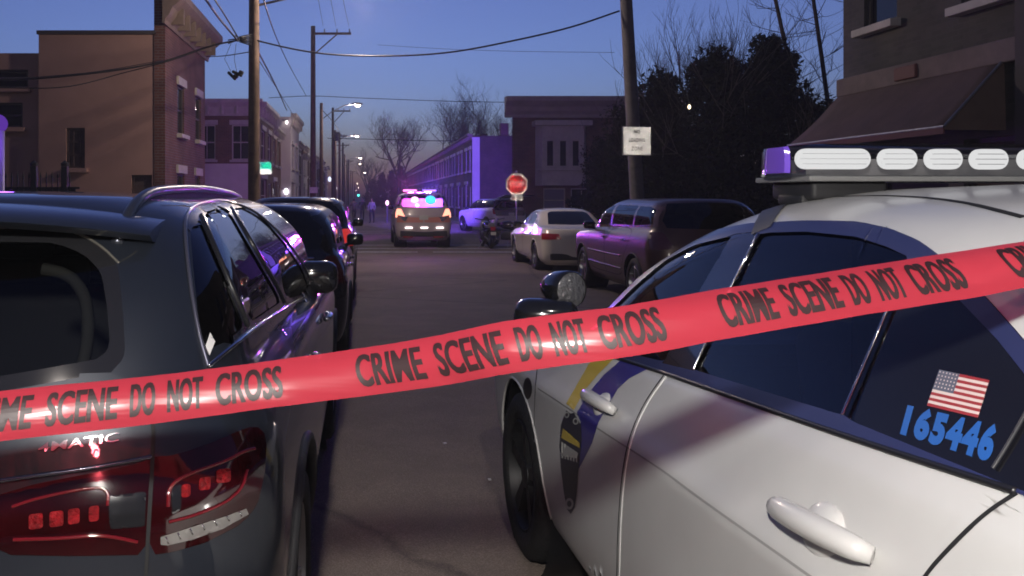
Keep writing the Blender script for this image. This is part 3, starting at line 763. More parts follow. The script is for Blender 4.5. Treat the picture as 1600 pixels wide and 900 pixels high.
regs = [('w1', 'cam', W1), ('w2', 'cam', W2), ('w3', 'cam', W3), ('pillar', 'cam', [(1146, 367), (1190, 362), (1086, 580), (1036, 568), (1094, 455)]), ('pillar', 'cam', [(1406, 446), (1400, 486), (1334, 660), (1316, 654), (1384, 490)]), ('trim', 'cam', DLO),
        ('void', 'side', circle_poly(1.43, WZ, .40)), ('void', 'side', circle_poly(-1.44, WZ, .40)),
        ('fd', 'cam', FD), ('rd', 'cam', RD),
        ('rw', 'rear', [(-.1, 1.14), (.60, 1.15), (.50, 1.42), (.42, 1.46), (-.1, 1.47)]),
        ('ws', 'front', [(-.1, 1.05), (.68, 1.06), (.52, 1.42), (-.1, 1.46)]),
        ('tl', 'rear', [(.52, .84), (.93, .86), (.90, .98), (.55, .96)]), ('hl', 'front', [(.52, .64), (.9, .66), (.86, .76), (.55, .74)])]
lamp_red = mat('tail_lamp_red', (.30, .012, .015), .08, coat=1, coat_rough=.02)
lamp_clear = mat('head_lamp_clear', (.5, .5, .52), .06, coat=1)
po = pc.partition(regs, {'body': ('body', white_car, False, 0), 'w1': ('side_window', clear_tint, True, -.004), 'w2': ('side_window', clear_tint, True, -.004), 'w3': ('side_window', mat('dark_quarter_glass', (.008, .008, .011), .06, spec=.5), True, -.002),
        'trim': ('window_trim', navy_trim, True, .003), 'pillar': ('pillar_trim', mat('gloss_black_pillar', (.014, .014, .02), .12, coat=1), True, .002), 'void': (None, None, False, 0), 'fd': ('door', white_car, True, 0), 'rd': ('door', white_car, True, 0),
        'rw': ('rear_window', clear_tint, False, -.003), 'ws': ('windscreen', clear_tint, False, -.003), 'tl': ('tail_lamp', lamp_red, True, .004), 'hl': ('headlight', lamp_clear, True, .003)})
fdoor, rdoor = po['fd'][0], po['rd'][0]
if 'label' not in fdoor: fdoor['label'] = 'front door with blue and gold stripe'; rdoor['label'] = 'plain white rear door'
# seams, painted crease shade and edge highlight, rubber strips
pc.ribbon('door_seam', 'cam', [(1040, 583), (1008, 627), (984, 680), (972, 740), (966, 820), (964, 905)], .006, seam_m)
pc.ribbon('door_seam', 'cam', [(842, 555), (836, 610), (834, 700), (836, 800), (850, 858)], .006, seam_m)
pc.ribbon('door_seam', 'cam', [(1590, 770), (1540, 802), (1490, 850), (1440, 905), (1385, 1010)], .007, seam_m)
pc.rod('window_molding', 'cam', [(870, 531), (1000, 570), (1100, 605), (1340, 689), (1590, 769)], .006, black_trim, .002)
pc.rod('pillar_molding', 'cam', [(1186, 366), (1140, 455), (1085, 578)], .003, chrome, .003)
pc.rod('pillar_molding', 'cam', [(1404, 448), (1386, 492), (1318, 650)], .003, chrome, .003)
pc.rod('door_edge_highlight', 'cam', [(1044, 584), (1012, 628), (988, 680), (976, 740), (970, 820), (968, 905)], .0016, mat('edge_highlight_white', (.85, .85, .83), .3), .0005)  # highlight along the door edge, painted as a whiter rod
pc.ribbon('body_crease_shade', 'cam', [(841, 607), (881, 633), (937, 672), (1028, 729), (1100, 784), (1260, 896), (1390, 990)], .005, mat('crease_shade_grey', (.30, .295, .285), .5), .0008)  # shade under the crease, painted as a grey strip
pc.ribbon('roof_ditch', 'cam', [(1180, 318), (1220, 313), (1316, 306.5), (1404, 305.5), (1500, 314), (1600, 340)], .012, seam_m, .001)
pc.ribbon('door_seam', 'cam', [(1176, 352), (1162, 372)], .006, seam_m)
def handle(pts, r):
    P = [pc.hit('cam', p) for p in pts]; return P
def door_handle(a, b, door, rad, mir):
    ha, hb = pc.hit('cam', a), pc.hit('cam', b); n = (ha[1] + hb[1]).normalized()
    A, B = ha[0], hb[0]; L = (B - A).length; t = (B - A).normalized()
    mb = MB(); pts = []; rr = []
    for k in range(15):
        u = k / 14; pts.append(A + t * L * u + n * (.012 + .030 * math.sin(PI * min(1, max(0, u))) ** .45)); rr.append(rad * (.72 + .45 * math.sin(PI * u) ** .35))
    mb.tube(pts, rr, 14)
    for v in mb.v:                                    # flatten the grip
        pass
    # dish behind the grip
    c0 = A.lerp(B, .45) + n * .001; u = t; v = n.cross(u).normalized()
    rings = []
    for r_, d_ in ((rad * 2.35, -.010), (rad * 2.25, -.005), (rad * 1.9, .001), (rad * 1.2, .006), (.001, .008)):
        rings.append([c0 + u * r_ * 1.15 * math.cos(2 * PI * k / 28) + v * r_ * math.sin(2 * PI * k / 28) + n * (d_ + .009) for k in range(28)])
    dv = [p for rg in rings for p in rg]
    df = [(i * 28 + k, i * 28 + (k + 1) % 28, (i + 1) * 28 + (k + 1) % 28, (i + 1) * 28 + k) for i in range(4) for k in range(28)]
    mb.add(dv, df)
    if mir: mb.v = [Vector((-q.x, q.y, q.z)) for q in mb.v]
    mb.build('handle', white_car, door, True)
for mir in (0, 1):
    door_handle((924, 622), (966, 646), po['fd'][mir], .017, mir)
    door_handle((1228, 796), (1374, 872), po['rd'][mir], .020, mir)
# door stripe and badge
blue_vinyl = mat('blue_vinyl', (.035, .03, .22), .3, coat=.5); gold_vinyl = mat('gold_vinyl', (.62, .46, .06), .35, coat=.4); white_vinyl = mat('white_vinyl', (.72, .71, .70), .35)
pc.patch('blue_stripe', 'cam', [(972, 562), (1014, 576), (983, 592), (966, 608), (954, 628), (944, 646), (936, 660), (926, 692), (911, 722), (898, 744), (899, 700), (908, 660), (902, 645), (919, 616), (944, 586)], blue_vinyl, .0016, 3, fdoor)
pc.patch('gold_stripe', 'cam', [(936, 552), (960, 560), (936, 584), (915, 609), (897, 641), (885, 631), (904, 598), (920, 570)], gold_vinyl, .0016, 3, fdoor)
bx = [(882, 650), (886, 641), (892, 646), (898, 645), (904, 655), (909, 664), (910, 690), (907, 715), (904, 740), (902, 770), (899, 792), (893, 803), (887, 796), (882, 770), (877, 730), (875, 695), (877, 665)]
badge = pc.patch('badge', 'cam', bx, mat('badge_dark', (.03, .03, .05), .35), .0022, 2.5, fdoor)
silver_v = mat('badge_silver', (.42, .42, .40), .35)
for pl, m_, nm in (([(878, 684), (881, 669), (907, 692), (907, 700)], gold_vinyl, 'badge_band'), ([(878, 690), (905, 708), (903, 716), (878, 712)], silver_v, 'badge_panel')):
    pc.patch(nm, 'cam', pl, m_, .003, 2.5, badge)
for q in range(6):
    x = 879.5 + q * 4.4
    pc.patch('badge_bar', 'cam', [(x, 690 + q * 3), (x + 2.4, 692 + q * 3), (x + 2.0, 716 + q * 1.5), (x - .2, 716 + q * 1.0)], silver_v, .0034, 2, badge)
for cx_, cy_, rx, ry in ((887, 648, 4, 5), (901, 658, 4.5, 5.5), (891, 787, 6.5, 9)):
    pc.patch('badge_ring', 'cam', [(cx_ + rx * math.cos(a * PI / 8), cy_ + ry * math.sin(a * PI / 8)) for a in range(16)], silver_v, .0032, 2, badge, holes=[[(cx_ + rx * .55 * math.cos(a * PI / 8), cy_ + ry * .55 * math.sin(a * PI / 8)) for a in range(16)]])
pc.rod('quarter_strip', 'cam', [(1553, 733), (1580, 690), (1608, 640)], .0026, mat('grey_rubber', (.035, .035, .04), .5), .002)
# sticker flag and number on the quarter glass (laid on its plane)
qg = po['w3'][0]
def quad_map(q):
    """bilinear map from (u,v) in 0..1 to the glass: q = top-left, top-right, bottom-right, bottom-left photo pixels"""
    def f(u, v, off=.0):
        a = Vector(q[3]).lerp(Vector(q[2]), u); b = Vector(q[0]).lerp(Vector(q[1]), u); p = a.lerp(b, v); h = pc.hit('cam', p); return h[0] + h[1] * off
    return f
fm = quad_map([(1467, 577), (1545, 593), (1527, 652), (1447, 633)])
flag_r = mat('flag_red', (.33, .03, .035), .4); flag_w = mat('flag_white', (.72, .62, .58), .4); flag_b = mat('flag_blue', (.11, .12, .17), .4); num_b = mat('number_blue', (.02, .115, .42), .4)
vs = []; fs = []; mi = []
def fquad(u0, u1, v0, v1, m_, off):
    n = 8; b = len(vs)
    for i in range(n + 1):
        for j in (0, 1): vs.append(fm(u0 + (u1 - u0) * i / n, v0 if j == 0 else v1, off))
    for i in range(n): fs.append((b + 2 * i, b + 2 * i + 2, b + 2 * i + 3, b + 2 * i + 1)); mi.append(m_)
for k in range(13): fquad(0, 1, 1 - (k + 1) / 13, 1 - k / 13, k % 2, -.0012)
fquad(0, .41, 1 - 7 / 13, 1, 2, -.0008)
for sy in range(5):
    for sx_ in range(6):
        u = .035 + sx_ * .066; v = 1 - .055 - sy * .1; fquad(u - .012, u + .012, v - .02, v + .02, 1, -.0004)
mesh_obj('flag_sticker', vs, fs, [flag_r, flag_w, flag_b], qg, midx=mi)
def text_mesh(body, bold=.0, space=1.0):
    c = bpy.data.curves.new('t', 'FONT'); c.body = body; c.size = 1; c.offset = bold; c.resolution_u = 4; c.space_character = space
    o = bpy.data.objects.new('t', c); COL.objects.link(o); bpy.context.view_layer.update()
    dg = bpy.context.evaluated_depsgraph_get(); me = bpy.data.meshes.new_from_object(o.evaluated_get(dg)); bpy.data.objects.remove(o); bpy.data.curves.remove(c)
    xs = [v.co.x for v in me.vertices]; ys = [v.co.y for v in me.vertices]
    x0, x1, y0, y1 = min(xs), max(xs), min(ys), max(ys)
    for v in me.vertices: v.co = ((v.co.x - x0) / (x1 - x0), (v.co.y - y0) / (y1 - y0), 0)
    return me
def cut_text(me, nx, ny):
    bm = bmesh.new(); bm.from_mesh(me)
    for n_, ax in ((nx, 0), (ny, 1)):
        for k in range(1, n_):
            co = [0, 0, 0]; no = [0, 0, 0]; co[ax] = k / n_; no[ax] = 1
            bmesh.ops.bisect_plane(bm, geom=bm.verts[:] + bm.edges[:] + bm.faces[:], plane_co=co, plane_no=no)
    vs = [v.co.copy() for v in bm.verts]; bm.verts.index_update(); fs = [tuple(v.index for v in f.verts) for f in bm.faces]; bm.free(); return vs, fs
nm_ = quad_map([(1418, 630), (1562, 663), (1545, 722), (1405, 678)])
tv, tf = cut_text(text_mesh('165446', .065, 1.2), 10, 4)
mesh_obj('unit_number', [nm_(v.x, v.y, -.0010) for v in tv], tf, num_b, qg)
pc.patch('side_marker', 'cam', [(825 + 7 * math.cos(a * PI / 8), 607 + 17 * math.sin(a * PI / 8)) for a in range(16)], black_trim, .002, 3)
# wheels, wells, sill
for y in (1.43, -1.44):
    for s in (-1, 1): wheel(police, (s * .80, y, WR), WR, .24, s, 5, mat('steel_rim', (.02, .02, .022), .5, .3))
wheel_wells(police, (1.43, -1.44), WZ, .41, .93)
for y in (1.43, -1.44):
    pc.rod('arch_lip', 'side', [(y + .402 * math.cos(a), WZ + .402 * math.sin(a)) for a in np.linspace(PI * 1.0 - .0 + .1, -.1, 40)], .006, white_car, -.001)
MB().box((0, .1, .22), (1.55, 4.3, .04)).build('floor_pan', black_trim, police)
# cabin seen through the glass
seat_m = mat('dark_seat_cloth', (.17, .17, .175), .8)
for x in (-.38, .38):
    b = MB().box((x, .05, .62), (.52, .55, .18), bev=.05); b.box((x, -.26, .92), (.5, .16, .62), bev=.05, rot=Matrix.Rotation(-.2, 3, 'X')); b.box((x, -.36, 1.29), (.26, .1, .17), bev=.04)
    b.build('seat', seat_m, police, True)
b = MB().box((0, -.95, .60), (1.4, .5, .2), bev=.05); b.box((0, -1.2, .88), (1.4, .16, .55), bev=.05); b.build('rear_seat', seat_m, police, True)
MB().box((0, 1.0, .86), (1.5, .5, .3), bev=.08).build('dashboard', black_trim, police)
MB().box((0, -.42, .95), (1.3, .02, .95)).build('partition_screen', glass_mat('partition_glass', (.6, .65, .7), .55), police)
# mirror and spot lamp (left pair placed from the photo, mirrored to the right)
def world_to(c, p): return c.Mi @ p
mp = world_to(pc, px(853, 500, 2.95))
for s in (1, -1):
    q = Vector((mp.x * s, mp.y, mp.z))
    mb = MB().box(q, (.22, .13, .15), bev=.05, rz=-.25 * s); mb.tube([q + Vector((.06 * s, .02, -.04)), q + Vector((.18 * s, .05, -.07))], .025)
    mir_o = mb.build('mirror', mat('gloss_black', (.014, .014, .016), .12, coat=1), police, True)
sp = world_to(pc, px(884, 452, 3.0))
dirb = Vector((.35, -.9, .0)).normalized()
rot = dirb.to_track_quat('Z', 'Y').to_matrix().to_4x4()
m_ = Matrix.Translation(sp) @ rot
sl = MB().lathe([(.001, -.105), (.03, -.10), (.05, -.08), (.062, -.045), (.066, 0), (.067, .03), (.062, .035)], 28, m_).build('spot_lamp', mat('gloss_black', (.014,) * 3, .12), police, True)
MB().lathe([(.062, .031), (.04, .039), (.001, .042)], 28, m_).build('lens', mat('spot_lens', (.22, .22, .23), .22, .5, bump=.6, bscale=60), sl, True)
MB().tube([sp + Vector((.0, .02, -.06)), sp + Vector((.1, .0, -.16))], .012).build('bracket', black_trim, sl, True)
# light bar
LB = empty('light_bar', (0, 0, 0), None, None); LB.parent = police
del_ = Vector((.06, .08, 1.613)); Lh = .648
bar_poly = [(-.15, -.038), (-.155, -.01), (-.15, .03), (-.13, .042), (.13, .042), (.15, .03), (.155, -.01), (.15, -.038)]
def bar_piece(x0, x1, name, m, sc=1.0, chamfer=0):
    n = 60 if x1 - x0 > .5 else 3; mb = MB(); vs = []
    for i in range(n + 1):
        u = i / n; x = x0 + (x1 - x0) * u
        k = 1.0
        if chamfer:
            e = max(0, (abs(x) - (Lh - chamfer)) / chamfer); k = 1 - .72 * e ** 1.5
        vs += [del_ + Vector((x, p[0] * k - .15 * (1 - k) * .75, p[1] * (1 - .25 * (1 - k)))) for p in bar_poly]
    q = len(bar_poly); fs = [tuple(range(q))[::-1], tuple(range(n * q, n * q + q))]
    for i in range(n): fs += [(i * q + k, i * q + (k + 1) % q, (i + 1) * q + (k + 1) % q, (i + 1) * q + k) for k in range(q)]
    mb.add(vs, fs); return mb.build(name, m, LB, False, True)
lens_clear = glass_mat('clear_lens', (.92, .93, .95), .92, .03)
bar_piece(-Lh + .013, Lh - .013, 'lens', lens_clear, 1.0, .10)
bar_piece(-Lh, -Lh + .012, 'end_lens', mat('blue_end_lens', (.16, .08, .55), .15, coat=1, emit=(.25, .1, .9), estr=.16), 1.0, .10); bar_piece(Lh - .012, Lh, 'end_lens', MATS['blue_end_lens'], 1.0, .10)
MB().box(del_ + Vector((0, 0, -.046)), (2 * Lh - .12, .27, .014), bev=.004).build('base_tray', mat('grey_tray', (.22, .22, .22), .5), LB)
MB().box(del_ + Vector((0, 0, -.015)), (2 * Lh - .2, .10, .045)).build('reflector_housing', mat('housing_grey', (.20, .19, .19), .45, .3), LB)
led = emit_mat('weak_glow_module', (1, .99, .97), .92); mod_w = mat('module_white', (.8, .8, .8), .25, .2)  # white modules carry a weak emission of their own
def module(xa, xb, lit):
    mb = MB(); zc = .004; hh = .026; n = 10
    pts = [(xa + hh * (1 - math.cos(a)) , hh * math.sin(a)) for a in np.linspace(PI / 2, PI * 1.5, n)]
    out = [(xa + hh - hh * math.sin(a) * 1, hh * math.cos(a)) for a in np.linspace(0, PI, n)] + [(xb - hh + hh * math.sin(a), -hh * math.cos(a)) for a in np.linspace(0, PI, n)]
    mb.prism(out, (1, 0, 0), (0, 0, 1), (0, 1, 0), del_ + Vector((0, -.128, zc)), .012)
    o = mb.build('led_module', led if lit else mod_w, LB)
    r = MB()
    for k in (-1, 0, 1): r.box(del_ + Vector(((xa + xb) / 2, -.131, zc + k * .013)), (xb - xa - .016 - abs(k) * .012, .003, .0016))
    r.build('led_rib', mat('rib_grey', (.66, .66, .68), .3), o)
for a, b_, lit in ((-.618, -.425, True), (-.402, -.302, True), (-.278, -.182, True), (-.158, -.06, True), (-.03, .07, True), (.10, .2, True), (.23, .33, True), (.36, .60, True)): module(a, b_, lit)
for s in (-1, 1):
    f_ = MB(); x = s * .46
    f_.box(del_ + Vector((x, 0, -.075)), (.2, .2, .05), bev=.012); f_.box(del_ + Vector((x * 1.12, 0, -.1)), (.1, .12, .03), bev=.008)
    f_.build('foot', dark_plastic, LB, False, True)
pc.ribbon('mounting_strap', 'cam', [(1300, 300), (1262, 305), (1222, 316), (1204, 332), (1190, 362)], .065, mat('grey_strap', (.07, .07, .08), .5), .004, LB)
MB().lathe([(.02, 0), (.004, .02), (.0035, .5), (.001, .5)], 8, Matrix.Translation((-.02, -.75, 1.53))).build('aerial', black_trim, police)
MB().box((0, -2.60, .86), (.32, .02, .16), bev=.004).build('number_plate', white_vinyl, police)
MB().box((0, 2.40, .55), (1.1, .05, .18), bev=.02).build('grille', black_trim, police)
# ------------------------------------------------------------------ the dark grey SUV (near, left)
grey_suv = mat('dark_grey_metallic', (.017, .021, .031), .36, metal=.35, coat=1, coat_rough=.03)
suv = empty('parked_suv', (-1.10, 3.93, 0), 'dark grey suv nearest the camera with a chrome badge and large red tail lamps', 'suv', 'cars parked along the left kerb')
bpy.context.view_layer.update()
GR = [(.80, -2.12, 2.1, .22), (.89, -2.27, 2.25, .34), (.94, -2.33, 2.33, .58), (.945, -2.33, 2.33, .72), (.94, -2.315, 2.31, [(-2.3, .88), (2.3, .84)]), (.925, -2.285, 2.25, [(-2.3, .97), (2.3, .90)]),
      (.885, -2.255, 2.12, [(-2.3, 1.06), (0, 1.03), (2.2, .95)]), (.845, -2.225, 1.30, [(-2.2, 1.13), (-1.2, 1.11), (1.0, 1.03), (1.3, 1.03)]),
      (.798, -2.13, .88, 1.30), (.712, -1.99, .5, 1.44), (.635, -1.92, .36, 1.492), (.53, -1.85, .27, 1.522), (.32, -1.7, .1, 1.535), (0, -1.4, -.2, 1.540)]
gc = Car(suv, GR, (34, 130, 24), 110, side=1, rc=.42, fc=.55, nexp=2.9, barrel=.035)
GD = rounded([(322, 572), (309, 520), (297, 441), (289, 363), (291, 336), (304, 323), (338, 314), (374, 322), (414, 338), (452, 374), (480, 414), (492, 455), (482, 464), (445, 478), (392, 515), (356, 545)], 8)
GA = rounded([(316, 548), (304, 441), (297, 360), (311, 342), (345, 420), (380, 510), (352, 535)], 6)
GB = rounded([(318, 333), (345, 324), (356, 328), (392, 390), (428, 452), (438, 472), (392, 503), (352, 418)], 6)
GC = rounded([(366, 324), (390, 322), (414, 345), (447, 383), (472, 422), (483, 452), (472, 461), (448, 467), (434, 440), (398, 380)], 6)
RWo = rounded([(-900, 354), (0, 356), (89, 357), (125, 366), (157, 384), (184, 411), (192, 484), (196, 556), (178, 580), (0, 612), (-900, 616)], 14)
RWi = rounded([(-900, 378), (0, 378), (85, 379), (130, 396), (158, 424), (168, 484), (172, 540), (158, 560), (0, 588), (-900, 592)], 14)
LI = rounded([(-10, 776), (57, 756), (151, 738), (236, 720), (232, 800), (228, 866), (113, 868), (8, 866), (-12, 850)], 8)
LO = rounded([(238, 719), (287, 707), (340, 688), (385, 668), (408, 668), (415, 690), (412, 735), (401, 787), (378, 817), (321, 847), (264, 863), (231, 867), (233, 800)], 8)
TG = [(-900, 610), (178, 582), (212, 600), (240, 660), (238, 720), (230, 870), (224, 960), (-900, 1000)]
FDg = [(452, 476), (486, 462), (502, 520), (512, 700), (505, 800), (446, 800), (440, 700), (425, 560)]
RDg = [(452, 476), (425, 560), (440, 700), (446, 800), (400, 800), (392, 700), (345, 575), (330, 572)]
gregs = [('gw', 'cam', GA), ('gw2', 'cam', GB), ('gw3', 'cam', GC), ('trim', 'cam', GD), ('rwi', 'cam', RWi), ('rwo', 'cam', RWo),
         ('li', 'cam', LI), ('lo', 'cam', LO),
         ('void', 'side', circle_poly(1.45, .37, .42)), ('void', 'side', circle_poly(-1.42, .37, .42)),
         ('fd', 'side', [(-.02, .38), (.95, .38), (1.0, .7), (.98, 1.04), (0, 1.09)]), ('rd', 'side', [(-.04, .38), (-.02, 1.09), (-1.2, 1.12), (-1.28, .95), (-.95, .62), (-.9, .38)]),
         ('tg', 'cam', TG),
         ('ws', 'front', [(-.1, 1.06), (.70, 1.08), (.58, 1.42), (-.1, 1.50)]), ('hl', 'front', [(.5, .72), (.92, .76), (.88, .88), (.55, .84)])]
suv_glass = glass_mat('privacy_glass', (.7, .75, .85), .03, ior=2.0)
lamp_deep = mat('deep_red_lens', (.022, .0012, .002), .07, var=.5, vscale=9, coat=1, coat_rough=.02)
go = gc.partition(gregs, {'body': ('body', grey_suv, False, 0), 'gw': ('side_window', suv_glass, True, -.003), 'gw2': ('side_window', suv_glass, True, -.003), 'gw3': ('side_window', suv_glass, True, -.003),
        'trim': ('window_trim', mat('satin_dark_trim', (.03, .032, .05), .25, .3, coat=.5), True, .002), 'rwi': ('rear_window', glass_mat('rear_tint', (.75, .78, .8), .35), False, -.004), 'rwo': ('rear_window_surround', mat('gloss_black', (.014,) * 3, .12), False, 0),
        'li': ('tail_lamp', lamp_deep, True, .004), 'lo': ('tail_lamp', lamp_deep, True, .004), 'void': (None, None, False, 0), 'fd': ('door', grey_suv, True, 0), 'rd': ('door', grey_suv, True, 0),
        'tg': ('tailgate', grey_suv, False, 0), 'ws': ('windscreen', glass_dark, False, 0), 'hl': ('headlight', lamp_clear, True, .002)})
lin, lout = go['li'][0], go['lo'][0]; tailgate = go['tg'][0]
red_block = mat('bright_red_block', (.26, .008, .012), .4, spec=.25, var=.85, vscale=55, bump=.8, bscale=120)
red_mid = mat('mid_red_band', (.13, .006, .010), .12, coat=1)
for cx_, cy_, sx_, sy_, par in ((57, 814, 11, 13, lin), (89, 810, 11, 13, lin), (116, 806, 9, 13, lin), (147, 802, 8, 13, lin), (289, 767, 7, 11, lout), (318, 756, 9, 11, lout), (347, 744, 11, 12, lout)):
    gc.patch('lamp_block', 'cam', rounded([(cx_ - sx_, cy_ - sy_ * .8), (cx_ + sx_, cy_ - sy_), (cx_ + sx_, cy_ + sy_ * .8), (cx_ - sx_, cy_ + sy_)], 5), red_block, .007, 4, par)
gc.patch('lamp_panel', 'cam', rounded([(168, 776), (228, 768), (226, 822), (172, 826)], 6), mat('gloss_black', (.014,) * 3, .12), .0055, 5, lin)
gc.patch('lamp_panel', 'cam', rounded([(266, 764), (282, 756), (282, 796), (268, 804)], 4), mat('gloss_black', (.014,) * 3, .12), .0055, 5, lout)
gc.rod('lamp_band', 'cam', [(20, 792), (60, 778), (150, 760), (170, 768), (168, 790)], .0035, red_mid, .006, lin)
gc.rod('lamp_band', 'cam', [(22, 842), (100, 840), (160, 834), (215, 846)], .004, red_mid, .006, lin)
gc.rod('lamp_band', 'cam', [(262, 792), (263, 760), (290, 742), (350, 722), (378, 706), (395, 702)], .0045, red_mid, .006, lout)
gc.rod('lamp_band', 'cam', [(263, 815), (300, 806), (350, 786), (376, 764), (384, 735)], .0035, red_mid, .006, lout)
gc.patch('reversing_lens', 'cam', [(250, 838), (300, 822), (350, 806), (382, 794), (386, 803), (345, 826), (300, 842), (262, 851), (250, 850)], mat('ribbed_clear_lens', (.22, .21, .20), .2, .3, bump=.15, bscale=60, coat=1), .006, 4, lout)
for k in range(7):
    t = k / 6; gc.rod('lens_rib', 'cam', [(258 + t * 112, 838 - t * 39), (262 + t * 112, 848 - t * 42)], .0016, chrome, .007, lout, False)
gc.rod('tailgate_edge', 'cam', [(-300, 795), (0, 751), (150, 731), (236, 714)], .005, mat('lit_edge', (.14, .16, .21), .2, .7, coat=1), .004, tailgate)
gc.ribbon('tailgate_seam', 'cam', [(212, 600), (240, 655), (238, 720), (233, 800), (229, 870), (225, 930)], .008, seam_m, .0055)
gc.ribbon('quarter_seam', 'cam', [(184, 411), (205, 400), (214, 392)], .004, seam_m, .001)
gc.rod('belt_molding', 'cam', [(324, 573), (356, 546), (392, 516), (445, 480), (481, 463)], .006, chrome, .004)
gc.rod('roof_molding', 'cam', [(324, 572), (309, 520), (296, 441), (288, 363), (290, 335), (304, 322), (338, 313), (374, 320), (406, 336), (446, 374), (474, 414), (486, 446), (484, 461)], .005, mat('grey_molding', (.10, .10, .14), .3, .6, coat=.5), .003)
gc.rod('pillar_strip', 'cam', [(314, 338), (348, 419), (385, 508)], .007, black_trim, .003)
gc.rod('pillar_strip', 'cam', [(361, 326), (395, 385), (431, 446), (443, 472)], .007, black_trim, .003)
gc.rod('rear_rim_highlight', 'cam', [(-200, 355), (0, 356), (89, 357), (125, 366), (157, 384), (186, 412)], .003, mat('rim_highlight_grey', (.22, .21, .18), .3, .6), .002)  # highlight on the rear glass edge, put in as a pale grey rod
gc.rod('pillar_lining', 'cam', [(64, 404), (95, 409), (120, 425), (134, 455), (138, 490), (136, 530), (126, 572)], .014, mat('grey_lining', (.14, .135, .12), .8), -.035, None)
gc.patch('window_sticker', 'cam', [(327, 520), (335, 534), (326, 556), (320, 541)], white_vinyl, .003, 3, go['gw'][0])
tvs, tfs = cut_text(text_mesh('4MATIC', .012), 12, 1)
def emb(u, v):
    a = Vector((60, 708)).lerp(Vector((186, 690)), u); b = Vector((62, 693)).lerp(Vector((187, 676)), u); h = gc.hit('cam', a.lerp(b, v)); return h[0] + h[1] * .005
o = mesh_obj('chrome_lettering', [emb(v.x, v.y) for v in tvs], tfs, chrome, tailgate)
md = o.modifiers.new('s', 'SOLIDIFY'); md.thickness = .003; md.offset = 0
# handles, mirror, rails, spoiler, wheels
for mir in (0, 1):
    for y, d in ((.12, go['fd'][mir]), (-.98, go['rd'][mir])):
        s = 1 - 2 * mir; h = gc.hit('side', (y, .95), 1)
        b = MB(); pts = [Vector(((h[0].x + .012 + .02 * math.sin(PI * k / 10) ** .5) * s, y + .2 * k / 10 - .1, .955)) for k in range(11)]
        b.tube(pts, [.012 + .004 * math.sin(PI * k / 10) for k in range(11)], 10); b.build('handle', chrome, d, True)
mc = gc.Mi @ px(495, 433, 4.35)
for s in (1, -1):
    q = Vector((mc.x * s, mc.y, mc.z))
    mb = MB(); mb.box(q, (.215, .13, .165), bev=.055, rz=.12 * s); mo = mb.build('mirror', mat('gloss_black', (.014,) * 3, .12), suv, True)
    MB().lathe([(.078, -.012), (.07, -.014), (.001, -.012)], 24, Matrix.Translation(q + Vector((0, -.058, 0))) @ Matrix.Diagonal((1, 1, 1, 1)) @ Matrix.Rotation(PI / 2, 4, 'X') @ Matrix.Diagonal((1.02, .84, 1, 1))).build('mirror_glass', mat('mirror_glass', (.12, .12, .13), .06, 1), mo, True)
    MB().tube([q + Vector((-.05 * s, 0, -.03)), q + Vector((-.2 * s, .04, -.09))], .025).build('mirror_arm', black_trim, mo, True)
rail_y = np.linspace(-1.95, .05, 40)
for s in (1, -1):
    pts = []
    for k, y in enumerate(rail_y):
        h = gc.hit('top', (.53, y), s); u = k / 39; pts.append(h[0] + Vector((0, 0, -.004 + .031 * math.sin(PI * u) ** .75)))
    rb = MB().tube(pts, .014, 10); q_ = len(pts); ro_ = rb.build('roof_rail', mat('satin_grey_rail', (.05, .055, .07), .3, .6), suv, True); q_ = len(pts)
    MB().add([p + Vector((.006 * s, 0, 0)) for p in pts] + [Vector((p.x + .010 * s, p.y, 1.46)) for p in pts], [(i, i + 1, q_ + i + 1, q_ + i) for i in range(q_ - 1)]).build('rail_infill', dark_plastic, ro_, True)
spv = []
nx = 28; prof = [(-1.80, 1.515), (-2.0, 1.505), (-2.10, 1.488), (-2.12, 1.476), (-2.09, 1.460), (-1.93, 1.454)]
for i in range(nx + 1):
    x = -.61 + 1.22 * i / nx; e = abs(x) / .61; drop = .045 * e ** 2.6; inn = .16 * e ** 3
    spv += [Vector((x, y + inn * (.4 if k in (0, 5) else 1), z - drop)) for k, (y, z) in enumerate(prof)]
q = len(prof); sf = [tuple(range(q)), tuple(range(nx * q, nx * q + q))[::-1]]
for i in range(nx): sf += [(i * q + k, i * q + (k + 1) % q, (i + 1) * q + (k + 1) % q, (i + 1) * q + k) for k in range(q)]
MB().add(spv, sf).build('spoiler', grey_suv, suv, False, True)
for y in (1.45, -1.42):
    for s in (-1, 1): wheel(suv, (s * .81, y, .37), .37, .245, s, 5)
    gc.rod('arch_lip', 'side', [(y + .43 * math.cos(a), .37 + .43 * math.sin(a)) for a in np.linspace(PI + .1, -.1, 40)], .02, dark_plastic, -.006)
wheel_wells(suv, (1.45, -1.42), .37, .43, .93)
MB().box((0, 0, .24), (1.6, 4.1, .04)).build('floor_pan', black_trim, suv)
for x, y in ((-.38, .2), (.38, .2)):
    b = MB().box((x, y, .66), (.5, .5, .16), bev=.05); b.box((x, y - .3, .96), (.48, .14, .6), bev=.05, rot=Matrix.Rotation(-.18, 3, 'X')); b.box((x, y - .39, 1.34), (.26, .1, .18), bev=.04); b.build('seat', seat_m, suv, True)
b = MB().box((0, -.75, .66), (1.35, .5, .18), bev=.05); b.box((0, -1.02, .95), (1.35, .14, .55), bev=.05)
for x in (-.4, .4): b.box((x, -1.08, 1.31), (.26, .09, .16), bev=.04)
b.build('rear_seat', seat_m, suv, True)
MB().box((0, -1.7, .74), (1.4, 1.0, .04)).build('luggage_floor', seat_m, suv)
MB().box((0, -2.345, .80), (.34, .02, .17), bev=.004).build('number_plate', white_vinyl, suv)
MB().box((0, -2.27, .42), (1.5, .08, .16), bev=.03).build('rear_valance', dark_plastic, suv)
